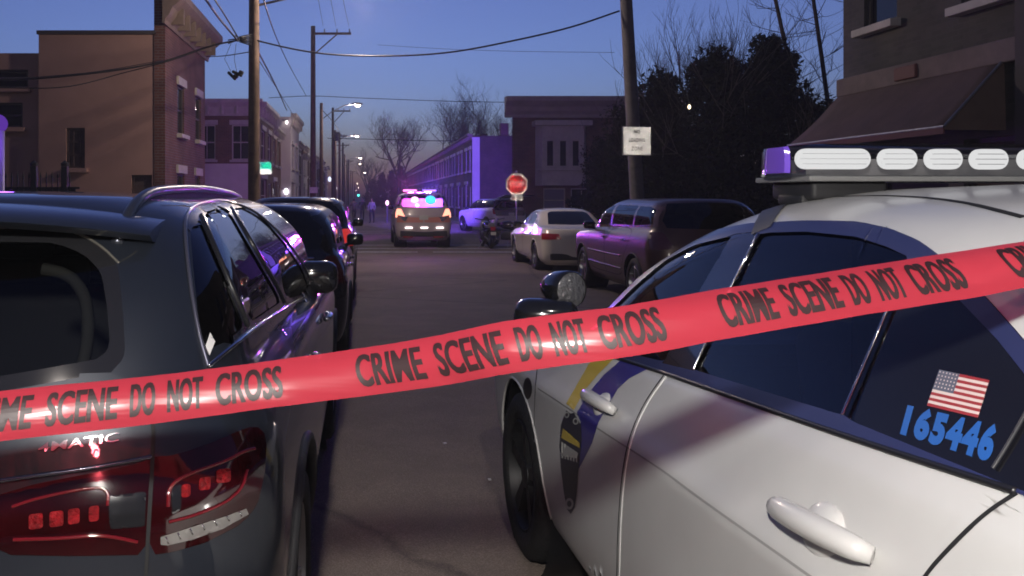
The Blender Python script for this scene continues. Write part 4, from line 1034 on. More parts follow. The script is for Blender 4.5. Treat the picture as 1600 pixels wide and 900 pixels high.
# ------------------------------------------------------------------ the other vehicles
def gen_car(name, label, cat, loc, rz, L, W, H, kind, paint, group=None, glass=None, nu=(14, 70, 14), nv=56, lit=None, hatch=False, lamp=None, wheel_r=None, trimc=None, lights_on=None):
    root = empty(name, loc, label, cat, group, rz); bpy.context.view_layer.update()
    base, L0, W0, H0, y0, y1 = (GR, 4.66, 1.89, 1.572, 0, 0) if kind != 'sedan' else (PR, 5.03, 1.89, 1.552, -.095, 0)
    sx, sy, sz = W / W0, L / L0, H / H0
    def zs(z): return [((a - y0) * sy, b * sz) for a, b in z] if isinstance(z, (list, tuple)) else z * sz
    rows = [(w_ * sx, (a - y0) * sy, (b - y0) * sy, zs(z)) for w_, a, b, z in base]
    c = Car(root, rows, nu, nv, 1, rc=.4, fc=.55, nexp=3.0, barrel=.04)
    Y = lambda v: (v - y0) * sy
    Z = lambda v: v * sz
    if kind == 'sedan':
        dlo = [(1.02, 1.045), (.35, 1.37), (.0, 1.445), (-.5, 1.462), (-.75, 1.41), (-1.18, 1.16), (-1.0, 1.13), (0, 1.085)]
        w1 = [(.86, 1.085), (.32, 1.345), (.04, 1.415), (.06, 1.11)]; w2 = [(-.02, 1.41), (-.46, 1.43), (-.78, 1.34), (-.86, 1.15), (-.0, 1.11)]
        ax = (1.43, -1.44); rr = .335; d1 = [(.95, .33), (1.02, .7), (1.0, 1.05), (.02, 1.09), (.0, .33)]; d2 = [(-.02, .33), (0, 1.09), (-.95, 1.14), (-1.1, .95), (-.98, .6), (-.85, .33)]
        rear = [(-.1, 1.14), (.60, 1.15), (.50, 1.42), (.42, 1.46), (-.1, 1.47)]; tl = [(.50, .82), (.97, .80), (.97, .96), (.55, .95)]; hl = [(.52, .62), (.95, .64), (.93, .77), (.55, .74)]
    else:
        dlo = [(-2.05, 1.15), (-1.92, 1.42), (-1.7, 1.465), (0, 1.475), (.42, 1.41), (1.12, 1.06), (0, 1.085)]
        w1 = [(.95, 1.10), (.40, 1.37), (.02, 1.435), (-.02, 1.125)]; w2 = [(-.1, 1.435), (-1.12, 1.43), (-1.12, 1.15), (-.1, 1.13)]
        ax = (1.45, -1.42); rr = .365; d1 = [(-.02, .38), (.95, .38), (1.0, .7), (.98, 1.04), (0, 1.09)]; d2 = [(-.04, .38), (-.02, 1.09), (-1.2, 1.12), (-1.28, .95), (-.95, .62), (-.9, .38)]
        rear = [(-.1, 1.12), (.66, 1.14), (.70, 1.24), (.56, 1.47), (-.1, 1.49)]; tl = [(.60, .86), (.99, .84), (.97, 1.08), (.72, 1.08)]; hl = [(.5, .72), (.95, .74), (.92, .89), (.55, .86)]
    wr = rr if wheel_r is None else wheel_r
    wz = wr
    SC = lambda pl: [(Y(a), Z(b)) for a, b in pl]; SR = lambda pl: [(a * sx, b * sz) for a, b in pl]
    regs = [('w1', 'side', SC(w1)), ('w2', 'side', SC(w2))]
    if kind != 'sedan': regs.append(('w3', 'side', SC([(-1.2, 1.425), (-1.68, 1.42), (-1.86, 1.38), (-1.95, 1.18), (-1.2, 1.15)])))
    regs += [('trim', 'side', SC(dlo)), ('void', 'side', circle_poly(Y(ax[0]), wz, wr + .06)), ('void', 'side', circle_poly(Y(ax[1]), wz, wr + .06)),
             ('rw', 'rear', SR(rear)), ('tl', 'rear', SR(tl)), ('fd', 'side', SC(d1)), ('rd', 'side', SC(d2)), ('ws', 'front', SR([(-.1, 1.06), (.69, 1.07), (.54, 1.42), (-.1, 1.48)])), ('hl', 'front', SR(hl))]
    if hatch: regs.insert(0, ('void', 'rear', SR([(-.1, .78), (.80, .78), (.82, 1.1), (.60, 1.5), (-.1, 1.53)])))
    gl = glass or glass_dark; tr = trimc or black_trim
    o = c.partition(regs, {'body': ('body', paint, False, 0), 'w1': ('side_window', gl, True, 0), 'w2': ('side_window', gl, True, 0), 'w3': ('side_window', gl, True, 0), 'trim': ('window_trim', tr, True, .002), 'void': (None, None, False, 0),
                'rw': ('rear_window', gl, False, 0), 'tl': ('tail_lamp', lamp or lamp_red, True, .003), 'fd': ('door', paint, True, 0), 'rd': ('door', paint, True, 0), 'ws': ('windscreen', gl, False, 0), 'hl': ('headlight', lamp_clear, True, .002)})
    for pl in (d1, d2): c.ribbon('door_seam', 'side', SC(pl) + SC(pl)[:1], .010, seam_m, .002)
    for y in ax:
        for s in (-1, 1): wheel(root, (s * (W / 2 - .135), Y(y), wz), wr, .225, s, 5)
    wheel_wells(root, (Y(ax[0]), Y(ax[1])), wz, wr + .065, W / 2)
    for y in ax: c.rod('arch_lip', 'side', [(Y(y) + (wr + .065) * math.cos(a), wz + (wr + .065) * math.sin(a)) for a in np.linspace(PI + .05, -.05, 28)], .014, dark_plastic if kind == 'suv' else paint, -.004)
    for k, y in enumerate((.1, -.95)):
        for mir in (0, 1):
            dd = o.get('fd' if k == 0 else 'rd')
            if not dd: continue
            s = 1 - 2 * mir; h = c.hit('side', (Y(y), Z(.93)), 1)
            if h: MB().box((h[0].x * s + .018 * s, Y(y), Z(.93)), (.028, .19, .03), bev=.01).build('handle', paint, dd[mir], False, True)
    for s in (1, -1):
        h = c.hit('side', (Y(.80), Z(1.06)), 1)
        q = Vector(((h[0].x + .13) * s, Y(.82), Z(1.09))) if h else Vector((W / 2 * s, Y(.82), Z(1.09)))
        b = MB().box(q, (.20, .12, .14), bev=.045); b.tube([q - Vector((.02 * s, 0, .04)), q - Vector((.17 * s, -.02, .08))], .02); b.build('mirror', mat('gloss_black', (.014,) * 3, .12), root, True)
    h = c.hit('rear', (0, Z(.84 if kind != 'sedan' else .80)), 1)
    MB().box(h[0] + Vector((0, -.012, 0)), (.31, .016, .155), bev=.004).build('number_plate', mat('number_plate', (.55, .55, .52), .5), root)
    MB().box((0, -L / 2 + .06, Z(.40)), (W * .8, .08, Z(.16)), bev=.03).build('bumper', dark_plastic, root)
    MB().box((0, L / 2 - .03, Z(.60)), (W * .55, .06, Z(.16)), bev=.02).build('grille', dark_plastic, root)
    MB().box((0, 0, .26), (W * .84, L * .86, .05)).build('floor_pan', black_trim, root)
    return root, c, o
white2 = mat('off_white_paint', (.62, .58, .53), .25, coat=.8); maroon = mat('dark_maroon_paint', (.085, .042, .033), .36, metal=.2, coat=.45, coat_rough=.12); black_car = mat('black_car_paint', (.012, .012, .018), .18, coat=1, coat_rough=.02)
brown_glass = glass_mat('van_glass', (.4, .4, .45), .1)
lit_red = mat('lit_tail_lamp', (.4, .02, .02), .15, coat=1, emit=(1, .06, .05), estr=.5)
dim_red = mat('dim_tail_lamp', (.22, .012, .014), .15, coat=1, emit=(1, .05, .06), estr=.03)
LG = 'cars parked along the left kerb'; RG = 'cars parked along the right kerb'
a, ac, ao = gen_car('parked_suv', 'black suv parked directly ahead of the dark grey suv on the left', 'suv', (-1.035, 9.45, gz(9.4)), 0, 4.5, 1.88, 1.56, 'suv', black_car, LG, nv=64, nu=(20, 80, 16), lamp=mat('dark_red_lamp', (.05, .004, .006), .1, coat=1))
MB().box((.66, -2.285, .62), (.30, .02, .035), bev=.008).build('reflector', lit_red, a)  # reflector made to glow with the tail lamp material
ac.rod('gate_trim', 'rear', [(-.3, 1.04), (.3, 1.05), (.62, 1.06)], .012, chrome, .004, None, False, sd=1)
gen_car('parked_suv', 'tall dark suv with red tail lamps, third in the left row', 'suv', (-1.03, 15.3, gz(15)), 0, 4.8, 1.9, 1.70, 'suv', mat('dark_plum_paint', (.03, .014, .02), .22, coat=1), LG, lamp=lit_red)
gen_car('parked_sedan', 'dark sedan beyond the tall dark suv in the left row', 'sedan', (-1.2, 20.9, gz(21)), 0, 4.7, 1.82, 1.45, 'sedan', black_car, LG)
gen_car('parked_sedan', 'cream white sedan parked between the maroon minivan and the motorcycles', 'sedan', (5.0, 21.6, gz(21.6)), 0, 4.75, 1.82, 1.47, 'sedan', white2, RG, nv=64, nu=(20, 80, 16), lamp=dim_red)
v, vc, vo = gen_car('parked_minivan', 'maroon minivan parked behind the cream sedan, warm light painted on its rear pillar', 'minivan', (5.0, 14.35, gz(14)), 0, 4.8, 1.84, 1.66, 'suv', maroon, RG, nv=64, nu=(20, 80, 16), glass=brown_glass, trimc=mat('warm_light_maroon', (.16, .08, .07), .25, coat=1), lamp=mat('dull_red_lamp', (.10, .03, .028), .2, coat=1))  # window trim in lighter maroon paints the warm light on the pillar
for z_ in (.72, .52): vc.rod('side_molding', 'side', [(-.9, z_), (1.0, z_)], .014, maroon, .004)
for x, y in ((-.4, .3), (.4, .3), (-.4, -.8), (.4, -.8)):
    b = MB().box((x, y, .75), (.5, .5, .2), bev=.05); b.box((x, y - .3, 1.05), (.48, .14, .6), bev=.05); b.build('seat', seat_m, v, True)
t, tc_, to = gen_car('parked_suv', 'white suv with its tailgate raised on the far side of the junction', 'suv', (7.35 - .7, 43.9, gz(44) + .05), R(17), 4.7, 1.9, 1.72, 'suv', mat('plain_white_paint', (.6, .6, .6), .3, coat=.6), None, hatch=True)
hb = MB().box((0, -2.75, 1.78), (1.5, 1.0, .07), rot=Matrix.Rotation(R(-8), 3, 'X'), bev=.02); hb.build('tailgate', black_car, t, False, True)
MB().tube([(.6, -1.9, 1.45), (.62, -2.5, 1.74)], .02).tube([(-.6, -1.9, 1.45), (-.62, -2.5, 1.74)], .02).build('gas_strut', black_trim, t)
MB().box((0, -1.3, .85), (1.5, 1.6, .5)).build('luggage_area', seat_m, t)
# police suv in the junction with its beacon lit
ps, psc, pso = gen_car('police_suv', 'police suv in the road with red and blue beacon lights flashing', 'police car', (2.16, 32.1, gz(32) + .004), 0, 5.0, 2.04, 2.0, 'suv', mat('silver_grey_paint', (.50, .42, .44), .3, coat=.8), None, nv=64, nu=(20, 80, 16), lamp=mat('orange_red_lamp', (.5, .08, .05), .2, emit=(1, .36, .24), estr=2.2), glass=glass_mat('police_suv_glass', (.95, .95, 1), .85))
psl = ps.location
for x in (-.52, .02, .56): MB().box((x, -2.50, .72), (.26, .06, .055), bev=.02).build('lit_bar', emit_mat('warm_white_lamp', (1, .86, .84), 3.0), ps)
for x in (-.55, .5): MB().box((x, -2.47, .40), (.34, .12, .045), bev=.015).build('reflector', dim_red, ps)  # reflectors given the tail lamp material's faint glow
for x, nm in ((-.62, 0), (.62, 0)):
    MB().prism([(-.22, .10), (.22, .06), (.18, -.03), (-.05, -.09), (-.12, -.02)] if x < 0 else [(-.22, .06), (.22, .10), (.12, -.02), (.05, -.09), (-.18, -.03)], (1, 0, 0), (0, 0, 1), (0, -1, 0), (x, -2.42, 1.02), .05).build('chrome_panel', emit_mat('reflective_flash', (1, .75, .95), .55) if False else chrome, ps)
for x, r_, nm, m_ in ((-.30, .15, 'red_flasher', emit_mat('lit_pink_beacon', (1, .5, .85), 2.2)), (.25, .20, 'blue_flasher', emit_mat('lit_cyan_beacon', (.09, .72, .90), 1.35)), (-.22, .09, 'red_flasher', emit_mat('lit_magenta_flasher', (1, .3, .75), 4))):
    z = 1.68 if r_ > .1 else 1.50; h = psc.hit('rear', (abs(x), z), 1); MB().sphere((x, h[0].y - .02, z), r_ * .95, 9, (1, .3, .85)).build(nm, m_, ps, True)
MB().box((0, -.35, 1.97), (1.30, .32, .05), bev=.015).build('bar_base', black_trim, ps)
MB().box((-.36, -.35, 2.03), (.5, .24, .07), bev=.025).build('red_beacon', emit_mat('dim_red_beacon', (1, .2, .7), 3), ps); MB().box((.36, -.35, 2.03), (.5, .24, .07), bev=.025).build('blue_beacon', emit_mat('dim_blue_beacon', (.3, .15, 1), 3), ps)
MB().box((0, -1.25, 1.30), (1.55, .04, .85), bev=.01).build('flasher_catch_panel', mat('pale_cabin_panel', (.6, .6, .62), .7), ps)  # pale panel added to catch the cabin flashers so the windows glow
MB().box((0, -.6, .95), (1.6, 2.6, .05)).build('cargo_floor', mat('pale_cabin_panel', (.6, .6, .62), .7), ps)
for x, c_, p_ in ((-.38, (1, .05, .62), 75), (.42, (.16, .06, 1), 150)):
    q_ = Vector((ps.location.x + x, ps.location.y - 1.75, ps.location.z + 1.62)); point('cabin_flasher_light', q_, p_, c_, .06)
point('red_beacon_light', (1.8, 31.6, 1.75), 350, (1, .06, .45), .12)
point('blue_beacon_light', (2.45, 31.6, 1.75), 900, (.16, .09, 1), .12)
point('blue_beacon_beam', (2.6, 31.9, 1.95), 60000, (.16, .07, 1), .12, spot=30, aim=(8.6, 84, 3.0))
point('added_magenta_beam', (1.7, 31.9, 1.95), 42000, (1, .10, .75), .12, spot=11, aim=(7.4, 150, 5))  # added spot that imitates the magenta glare around the beacons
point('red_beacon_beam', (1.7, 31.9, 1.95), 900, (.6, .12, 1), .12, spot=100, aim=(-7, 52, 2))
point('beacon_back_beam', (2.1, 31.0, 2.05), 220, (.45, .08, .9), .12, spot=95, aim=(1.5, 5, 0))

# motorcycles by the kerb
def motorcycle(loc, rz, label, lit):
    r = empty('motorcycle', loc, label, 'motorcycle', 'motorcycles beside the cream sedan', rz)
    for y, wd in ((-.62, .13), (.72, .09)):
        m = Matrix.Translation((0, y, .31)) @ Matrix.Rotation(PI / 2, 4, 'Y')
        w_ = MB().lathe([(.2, -wd / 2), (.27, -wd / 2), (.31, -wd * .25), (.315, 0), (.31, wd * .25), (.27, wd / 2), (.2, wd / 2)], 28, m).build('wheel', rubber, r, True)
        q = MB().lathe([(.2, wd * .4), (.2, -wd * .4)], 24, m)
        for k in range(6): q.tube([(0, y, .31), (0, y + .2 * math.cos(k * PI / 3), .31 + .2 * math.sin(k * PI / 3))], .012)
        q.build('rim', alloy, w_)
    MB().sphere((0, .12, .78), .2, 8, (.75, 1.5, .75)).build('tank', black_car, r, True)
    b = MB().box((0, -.42, .76), (.27, .75, .1), bev=.045); b.box((0, -.72, .84), (.22, .2, .09), bev=.04); b.build('seat', seat_m, r, True)
    MB().box((0, .08, .42), (.34, .5, .34), bev=.06).build('engine', dark_plastic, r, False, True)
    f = MB().tube([(-.09, .72, .31), (-.09, .5, .95)], .025).tube([(.09, .72, .31), (.09, .5, .95)], .025).tube([(.1, -.62, .31), (.12, -.1, .42)], .025).tube([(-.1, -.62, .31), (-.12, -.1, .42)], .025); f.build('fork', steel, r, True)
    MB().tube([(-.36, .34, 1.02), (-.12, .46, .98), (.12, .46, .98), (.36, .34, 1.02)], .016).build('handlebar', black_trim, r, True)
    MB().sphere((0, .62, .88), .1, 8).build('headlight', lamp_clear, r, True)
    fd = MB(); 
    for k in range(8):
        a = R(20 + k * 18); fd.box((0, -.62 - .37 * math.cos(a), .31 + .37 * math.sin(a)), (.17, .13, .012), rot=Matrix.Rotation(PI / 2 - a, 3, 'X') if False else Matrix.Rotation(a - PI / 2, 3, 'X').transposed())
    fd.build('mudguard', black_car, r)
    MB().box((0, -.93, .70), (.17, .07, .13), bev=.02).build('tail_lamp', dim_red if lit else lamp_red, r)
    MB().box((0, -.985, .54), (.18, .012, .11)).build('number_plate', mat('number_plate', (.55, .55, .52), .5), r)
    MB().tube([(.2, .1, .3), (.22, -.3, .32), (.22, -.75, .38)], [.03, .04, .05]).build('exhaust', chrome, r, True)
    MB().tube([(-.1, .05, .3), (-.32, .0, .0)], .014).build('stand', steel, r)
    return r
motorcycle((4.42, 30.0, gz(30)), R(4), 'motorcycle seen from behind with a red tail lamp left of the cream sedan', True)
motorcycle((5.35, 30.6, gz(30.6)), R(62), 'dark motorcycle turned sideways behind the cream sedan bonnet', False)

# ------------------------------------------------------------------ people down the street
def person(loc, rz, label, top, trou, stride, skin_=(.30, .19, .14), hair=(.02, .015, .012), bag=False):
    me = bpy.data.meshes.new('person')
    s = stride
    J = [(0, 0, .95), (0, 0, 1.15), (0, .01, 1.38), (0, 0, 1.50), (0, .015, 1.60), (0, .01, 1.72),
         (.10, 0, .90), (.11, s * .5, .50), (.11, s * .7 - (.12 if s > 0 else 0), .09), (.12, s * .7 + .12, .04),
         (-.10, 0, .90), (-.11, -s * .35, .50), (-.11, -s * .8, .10), (-.12, -s * .8 + .15, .04),
         (.19, 0, 1.40), (.26, -s * .25, 1.13), (.25, -s * .1 + .1, .90), (.25, -s * .1 + .16, .82),
         (-.19, 0, 1.40), (-.26, s * .25, 1.13), (-.25, s * .35 + .05, .90), (-.25, s * .35 + .1, .82)]
    E = [(0, 1), (1, 2), (2, 3), (3, 4), (4, 5), (0, 6), (6, 7), (7, 8), (8, 9), (0, 10), (10, 11), (11, 12), (12, 13), (2, 14), (14, 15), (15, 16), (16, 17), (2, 18), (18, 19), (19, 20), (20, 21)]
    rad = [.15, .145, .16, .055, .10, .075, .095, .068, .045, .045, .095, .068, .045, .045, .07, .05, .036, .04, .07, .05, .036, .04]
    me.from_pydata(J, E, []); o = bpy.data.objects.new('person', me); COL.objects.link(o)
    sk = o.modifiers.new('skin', 'SKIN'); sk.use_smooth_shade = True
    for k, q in enumerate(me.skin_vertices[0].data): q.radius = (rad[k], rad[k] * (.72 if k in (0, 1, 2) else 1)); q.use_root = k == 0
    sb = o.modifiers.new('sub', 'SUBSURF'); sb.levels = 1; sb.render_levels = 1
    bpy.context.view_layer.update(); dg = bpy.context.evaluated_depsgraph_get(); m2 = bpy.data.meshes.new_from_object(o.evaluated_get(dg)); bpy.data.objects.remove(o)
    for m_ in (mat('cloth_%d' % int(top[0] * 1000 + top[2] * 777), top, .85), mat('trousers_%d' % int(trou[0] * 1000 + trou[2] * 777), trou, .85), mat('skin_%d' % int(skin_[0] * 1000), skin_, .5), mat('shoe_black', (.015,) * 3, .5), mat('hair_dark', hair, .7)): m2.materials.append(m_)
    for p in m2.polygons:
        z = p.center.z; x = abs(p.center.x)
        p.material_index = 3 if z < .09 else (2 if (x > .2 and z < .89) else (1 if z < .96 and x < .21 else (4 if z > 1.70 or (z > 1.58 and p.center.y < -.03) else (2 if z > 1.46 else 0))))
        p.use_smooth = True
    o = bpy.data.objects.new('person', m2); COL.objects.link(o); o.location = loc; o.rotation_euler = (0, 0, rz)
    tag(o, label, 'person', 'people standing far down the street')
    MB().sphere((0, .115, 1.60), .022, 5, (.7, 1, 1.2)).build('nose', mat('skin_%d' % int(skin_[0] * 1000), skin_, .5), o, True)
    return o
for x, y, Yd, rz, lb, tp, tr, st in ((553, 349, 60, .3, 'person in a dark coat walking beyond the parked cars on the left', (.10, .075, .09), (.02, .02, .03), .28), (581, 349, 60, 2.8, 'person in a pale jacket standing mid street left of the police suv', (.30, .26, .28), (.025, .02, .03), .16),
        (566, 345, 66, 3.3, 'person in dark clothes between the two walkers and farther off', (.05, .04, .05), (.03, .03, .04), .2)):
    p = px(x, y, Yd); person((p.x, p.y, gz(p.y)), rz, lb, tp, tr, st)

# ------------------------------------------------------------------ poles, lamps, wires
PX = -2.6
poles = {}
lampglow = emit_mat('lit_street_lamp', (1, .80, .66), 16)
grey_wood = mat('grey_pole_wood', (.12, .11, .12), .85, bump=.4, bscale=25, var=.3, vscale=5)
def pole(Y, top, label, wm=None, X=PX, r=.13, arm=None, cross=None, group='utility poles on the left pavement', trans=False, name='utility_pole', lean=0):
    g = gz(Y) + .12; root = empty(name, (X, Y, g), label, 'utility pole', group)
    n = 12; MB().tube([(lean * (k / n) ** 1.0 , 0, (top - g) * k / n) for k in range(n + 1)], [r * (1 - .28 * k / n) for k in range(n + 1)], 14).build('shaft', wm or wood, root, True)
    if cross:
        z, l0, l1 = cross; b = MB().box(((l0 + l1) / 2, 0, z - g), (l1 - l0, .10, .12)); b.tube([(l0, 0, z - g - 1.25), (l1 * .62, 0, z - g - .06)], .035); b.build('crossarm', wood, root)
        q = MB()
        for k in range(3): q.lathe([(.02, 0), (.045, .05), (.03, .1), (.045, .14), (.01, .2)], 10, Matrix.Translation((l1 * (.3 + .33 * k), 0, z - g + .06)))
        q.build('insulator', mat('insulator_grey', (.2, .2, .22), .3), root, True)
    if trans: MB().lathe([(.001, 0), (.2, 0), (.22, .05), (.22, .75), (.18, .82), (.001, .85)], 20, Matrix.Translation((.36, -.05, trans - g))).build('transformer', mat('transformer_grey', (.10, .10, .11), .5), root, True)
    if arm:
        lx, lz, drop = arm
        lo = empty('street_lamp', (0, 0, 0), None, None); lo.parent = root
        pts = [Vector((.05, 0, lz - g - drop)), Vector((lx * .3, 0, lz - g - drop * .45)), Vector((lx * .65, 0, lz - g - drop * .05 + .04)), Vector((lx - .25, 0, lz - g + .08))]
        MB().tube(pts, .03).build('arm', steel, lo, True)
        MB().sphere((lx, 0, lz - g + .09), .2, 8, (1.9, .75, .5)).build('lamp_head', steel, lo, True)
        MB().sphere((lx + .05, 0, lz - g - .0), .15, 8, (1.1, .9, .75)).build('lens', lampglow, lo, True)
    poles[label] = root
    return root
p1 = pole(20.6, 9.5, 'thick wooden pole rising behind the dark grey suv with a parking sign', r=.155, arm=(2.55, 6.45, .3))
p2 = pole(46, 10.75, 'tall wooden pole with a crossarm beyond the corner house', r=.17, cross=(10.35, -.1, 2.05), X=-2.62)
p3 = pole(55, 7.6, 'plain wooden pole whose curved arm carries the nearest visible lit lamp', r=.14, arm=(2.3, 7.45, .9))
p4 = pole(77, 9.6, 'wooden pole with a grey transformer can and a crossarm', r=.15, cross=(9.3, -.1, 1.6), trans=6.6)
lampsY = [(84, 557, 213), (131, 563, 247), (152, 562, 256), (205, 570, 270), (300, 558, 287), (330, 560, 293), (400, 556, 298)]
for k, (Y, lx, ly) in enumerate(lampsY):
    q = px(lx, ly, Y); pole(Y, q.z + .6, 'distant wooden pole with a lit lamp, %s beyond the transformer pole' % ords[k], r=.15, arm=(q.x - PX, q.z, .35), group='distant lamp poles')
for k, Y in enumerate((100, 118, 170, 240)): pole(Y, 9.3 - .002 * Y, 'distant dark pole without a lamp, %s past the transformer pole' % ords[k], r=.17, cross=(8.7, -.9, .9), group='distant poles without lamps')
pr = pole(19.4, 9.0, 'leaning wooden pole on the right pavement carrying a white sign', X=6.36, r=.165, wm=grey_wood, group='utility poles on the right pavement', lean=-.50)
point('lamp_light', (-.05, 20.6, 6.15), 950, (1, .80, .66), .15)
point('lamp_light', (-.3, 55, 7.25), 520, (1, .80, .70), .15)
point('lamp_light', (-.5, 84, 7.2), 500, (1, .80, .70), .15)
point('lamp_light', (-.2, 131, 7.2), 500, (1, .78, .66), .15)
point('lamp_light', (.7, 205, 7.2), 700, (1, .74, .6), .15)
wire_m = mat('cable_black', (.012, .012, .015), .6)
def wire(name, label, pts, r, group='overhead wires', sag=0):
    P = [px(*p) for p in pts]; ctrl = np.array([list(p) for p in P]); t = np.r_[0, np.cumsum(np.linalg.norm(np.diff(ctrl, axis=0), axis=1))]
    # smooth curve through the points
    m = np.gradient(ctrl, t, axis=0) if len(P) > 2 else np.repeat([(ctrl[1] - ctrl[0]) / t[1]], 2, 0); out = []
    for u in np.linspace(0, t[-1], 40):
        k = min(len(t) - 2, int(np.searchsorted(t, u, side='right') - 1)); h = t[k + 1] - t[k]; x = (u - t[k]) / h
        q = (1 + 2 * x) * (1 - x) ** 2 * ctrl[k] + x * (1 - x) ** 2 * h * m[k] + x * x * (3 - 2 * x) * ctrl[k + 1] + x * x * (x - 1) * h * m[k + 1]
        if len(P) == 2: q[2] -= sag * 4 * x * (1 - x)
        out.append(Vector(q))
    return tag(MB().tube(out, r, 6).build(name, wire_m, None, True), label, 'wire', group)
W_ = 'overhead_wire'
wire(W_, 'thick cable crossing the tan side wall to the left pole', [(-60, 124, 17), (0, 125, 17.6), (130, 116, 18.6), (255, 96, 19.6), (345, 68, 20.3), (372, 63, 20.5)], .024)
wire(W_, 'thinner cable sagging lower across the tan side wall', [(-60, 136, 17), (0, 137, 17.6), (100, 136, 18.4), (200, 112, 19.4), (262, 96, 19.8), (330, 72, 20.4)], .013)
wire(W_, 'thin upper cable over the tan side wall', [(-60, 122, 16), (60, 120, 18), (150, 112, 19), (255, 94, 20)], .009)
wire(W_, 'heavy cable dropping across the street to the right pole', [(397, 62, 20.5), (420, 68, 20.6), (490, 82, 20.5), (590, 87.5, 20.2), (700, 82, 20), (800, 64, 19.7), (900, 40, 19.5), (968, 17, 19.4)], .021)
wire(W_, 'thick cable running from the top edge to the cable knot by the left pole', [(300, -30, 13), (322, 0, 15), (345, 32, 18), (372, 64, 20.4)], .024)
wire(W_, 'second cable beside the thick one from the top edge to the cable knot', [(318, -30, 13), (336, 0, 15), (352, 25, 18), (374, 62, 20.4)], .018)
wire(W_, 'cable from the cornice to the left pole', [(322, 89, 28), (360, 86, 23), (397, 80, 20.6)], .014)
wire(W_, 'cable from the left pole descending towards the far white cornice', [(403, 80, 20.6), (425, 122, 27), (448, 172, 43)], .024)
wire(W_, 'long thin cable from the top edge dropping to the crossarm pole', [(404, -30, 15), (418, 20, 19), (445, 88, 30), (478, 149, 45.8)], .016)
wire(W_, 'thin cable across the sky at cornice height', [(420, 153, 46), (480, 150, 46), (560, 153, 46), (700, 158, 46.5), (800, 160, 47)], .018)
wire(W_, 'cable across the street in front of the distant bare trees', [(512, 216, 84), (600, 218, 78), (700, 220, 72), (800, 214, 64)], .035)
wire(W_, 'faint cable high above the crossing', [(590, 70, 46), (620, 72, 46), (800, 80, 40), (960, 82, 36)], .009)
for k in range(3): wire(W_, 'faint line rising from the crossarm, %s from the pole' % ords[k], [(505 + 20 * k, 41, 46), (494 + 19 * k, -20, 26)], .008)
wire(W_, 'thin line falling from the left pole past the crossarm pole', [(405, 95, 20.6), (440, 150, 32), (478, 215, 80)], .012)
wire(W_, 'thin line between two distant poles at the left', [(500, 168, 55), (520, 190, 70), (535, 215, 100)], .03)
# the knot of cables and what hangs from it
kn = MB(); kp = px(371, 62, 20.45)
for k in range(7):
    a = k * .9; kn.tube([kp + Vector((.25 * math.cos(a), .05 * math.sin(a), .09 * math.sin(a * 1.7))), kp + Vector((.05, 0, .02 * k - .05)), kp + Vector((.40, .05, -.15 + .05 * k))], .016)
tag(kn.build('cable_knot', wire_m, None, True), 'tangle of black cables beside the thick left pole', 'cable')
sh_ = empty('hanging_shoes', px(368, 117, 20.4), 'dark pair of shoes dangling by laces from the cables near the left pole', 'shoes')
for s in (0, 1):
    b = MB(); o_ = Vector((.04 - .13 * s, .02 * s, .03 - .05 * s)); rt = Matrix.Rotation(R(25 + 20 * s), 3, 'Y')
    b.box(o_, (.27, .10, .075), bev=.03, rot=rt); b.box(o_ + rt @ Vector((.075, 0, .06)), (.12, .09, .1), bev=.03, rot=rt); b.build('shoe', mat('shoe_black', (.015,) * 3, .5), sh_, True)
lz = MB(); o0 = sh_.location
for a_, b_, c_ in (((361, 68), (351, 92), (361, 112)), ((369, 68), (366, 92), (370, 112))):
    lz.tube([px(*a_, 20.4) - o0, px(*b_, 20.4) - o0, px(*c_, 20.4) - o0], .006, 5)
lz.build('laces', wire_m, sh_)

# ------------------------------------------------------------------ signs of real corner-cube sheeting
def retro_sheet(mb, mi, org, W, H, cell, pick):
    """cube-corner sheeting: a tiling of triangles, each the mouth of a little cube corner facing -y; pick(u, v) -> material index or None"""
    e = cell * 1.5; h = e * math.sqrt(3) / 2; o = Vector(org); dep = e / math.sqrt(6)
    for j in range(int(H / h)):
        z0 = -H / 2 + j * h
        for i in range(int(2 * W / e) - 1):
            x0 = -W / 2 + i * e / 2; up = (i + j) % 2 == 0
            t = [(x0, z0), (x0 + e, z0), (x0 + e / 2, z0 + h)] if up else [(x0, z0 + h), (x0 + e / 2, z0), (x0 + e, z0 + h)]
            cx = sum(p[0] for p in t) / 3; cz = sum(p[1] for p in t) / 3; m_ = pick(cx / W + .5, cz / H + .5)
            if m_ is None: continue
            b0 = len(mb.v); mb.v += [o + Vector((cx, dep, cz))] + [o + Vector((a, 0, b)) for a, b in t]; mb.f += [(b0, b0 + 1, b0 + 2), (b0, b0 + 2, b0 + 3), (b0, b0 + 3, b0 + 1)]; mi += [m_] * 3
def sign_obj(name, parent, org, W, H, cell, pick, mats, slot=None):
    mb = MB(); mi = []; retro_sheet(mb, mi, org, W, H, cell, pick); return mesh_obj(name, mb.v, mb.f, mats, parent, midx=mi)
def text_pick(lines, sheet, ink):
    """lines: (text, u0, u1, v0, v1)"""
    tri = []
    for tx, u0, u1, v0, v1 in lines:
        me = text_mesh(tx, .02); me.calc_loop_triangles()
        for t in me.loop_triangles: tri.append([(u0 + (u1 - u0) * me.vertices[i].co.x, v0 + (v1 - v0) * me.vertices[i].co.y) for i in t.vertices])
    return lambda u, v: ink if any(in_poly((u, v), t) for t in tri) else sheet
rw_, rr_ = retro_mat('retro_white', (.95, .94, .92)), retro_mat('retro_red', (.75, .05, .08)); rg_ = retro_mat('retro_green', (.12, .72, .60))
ink = mat('sign_ink', (.03, .03, .03), .6)
back = mat('sign_back', (.25, .25, .26), .5, .5)
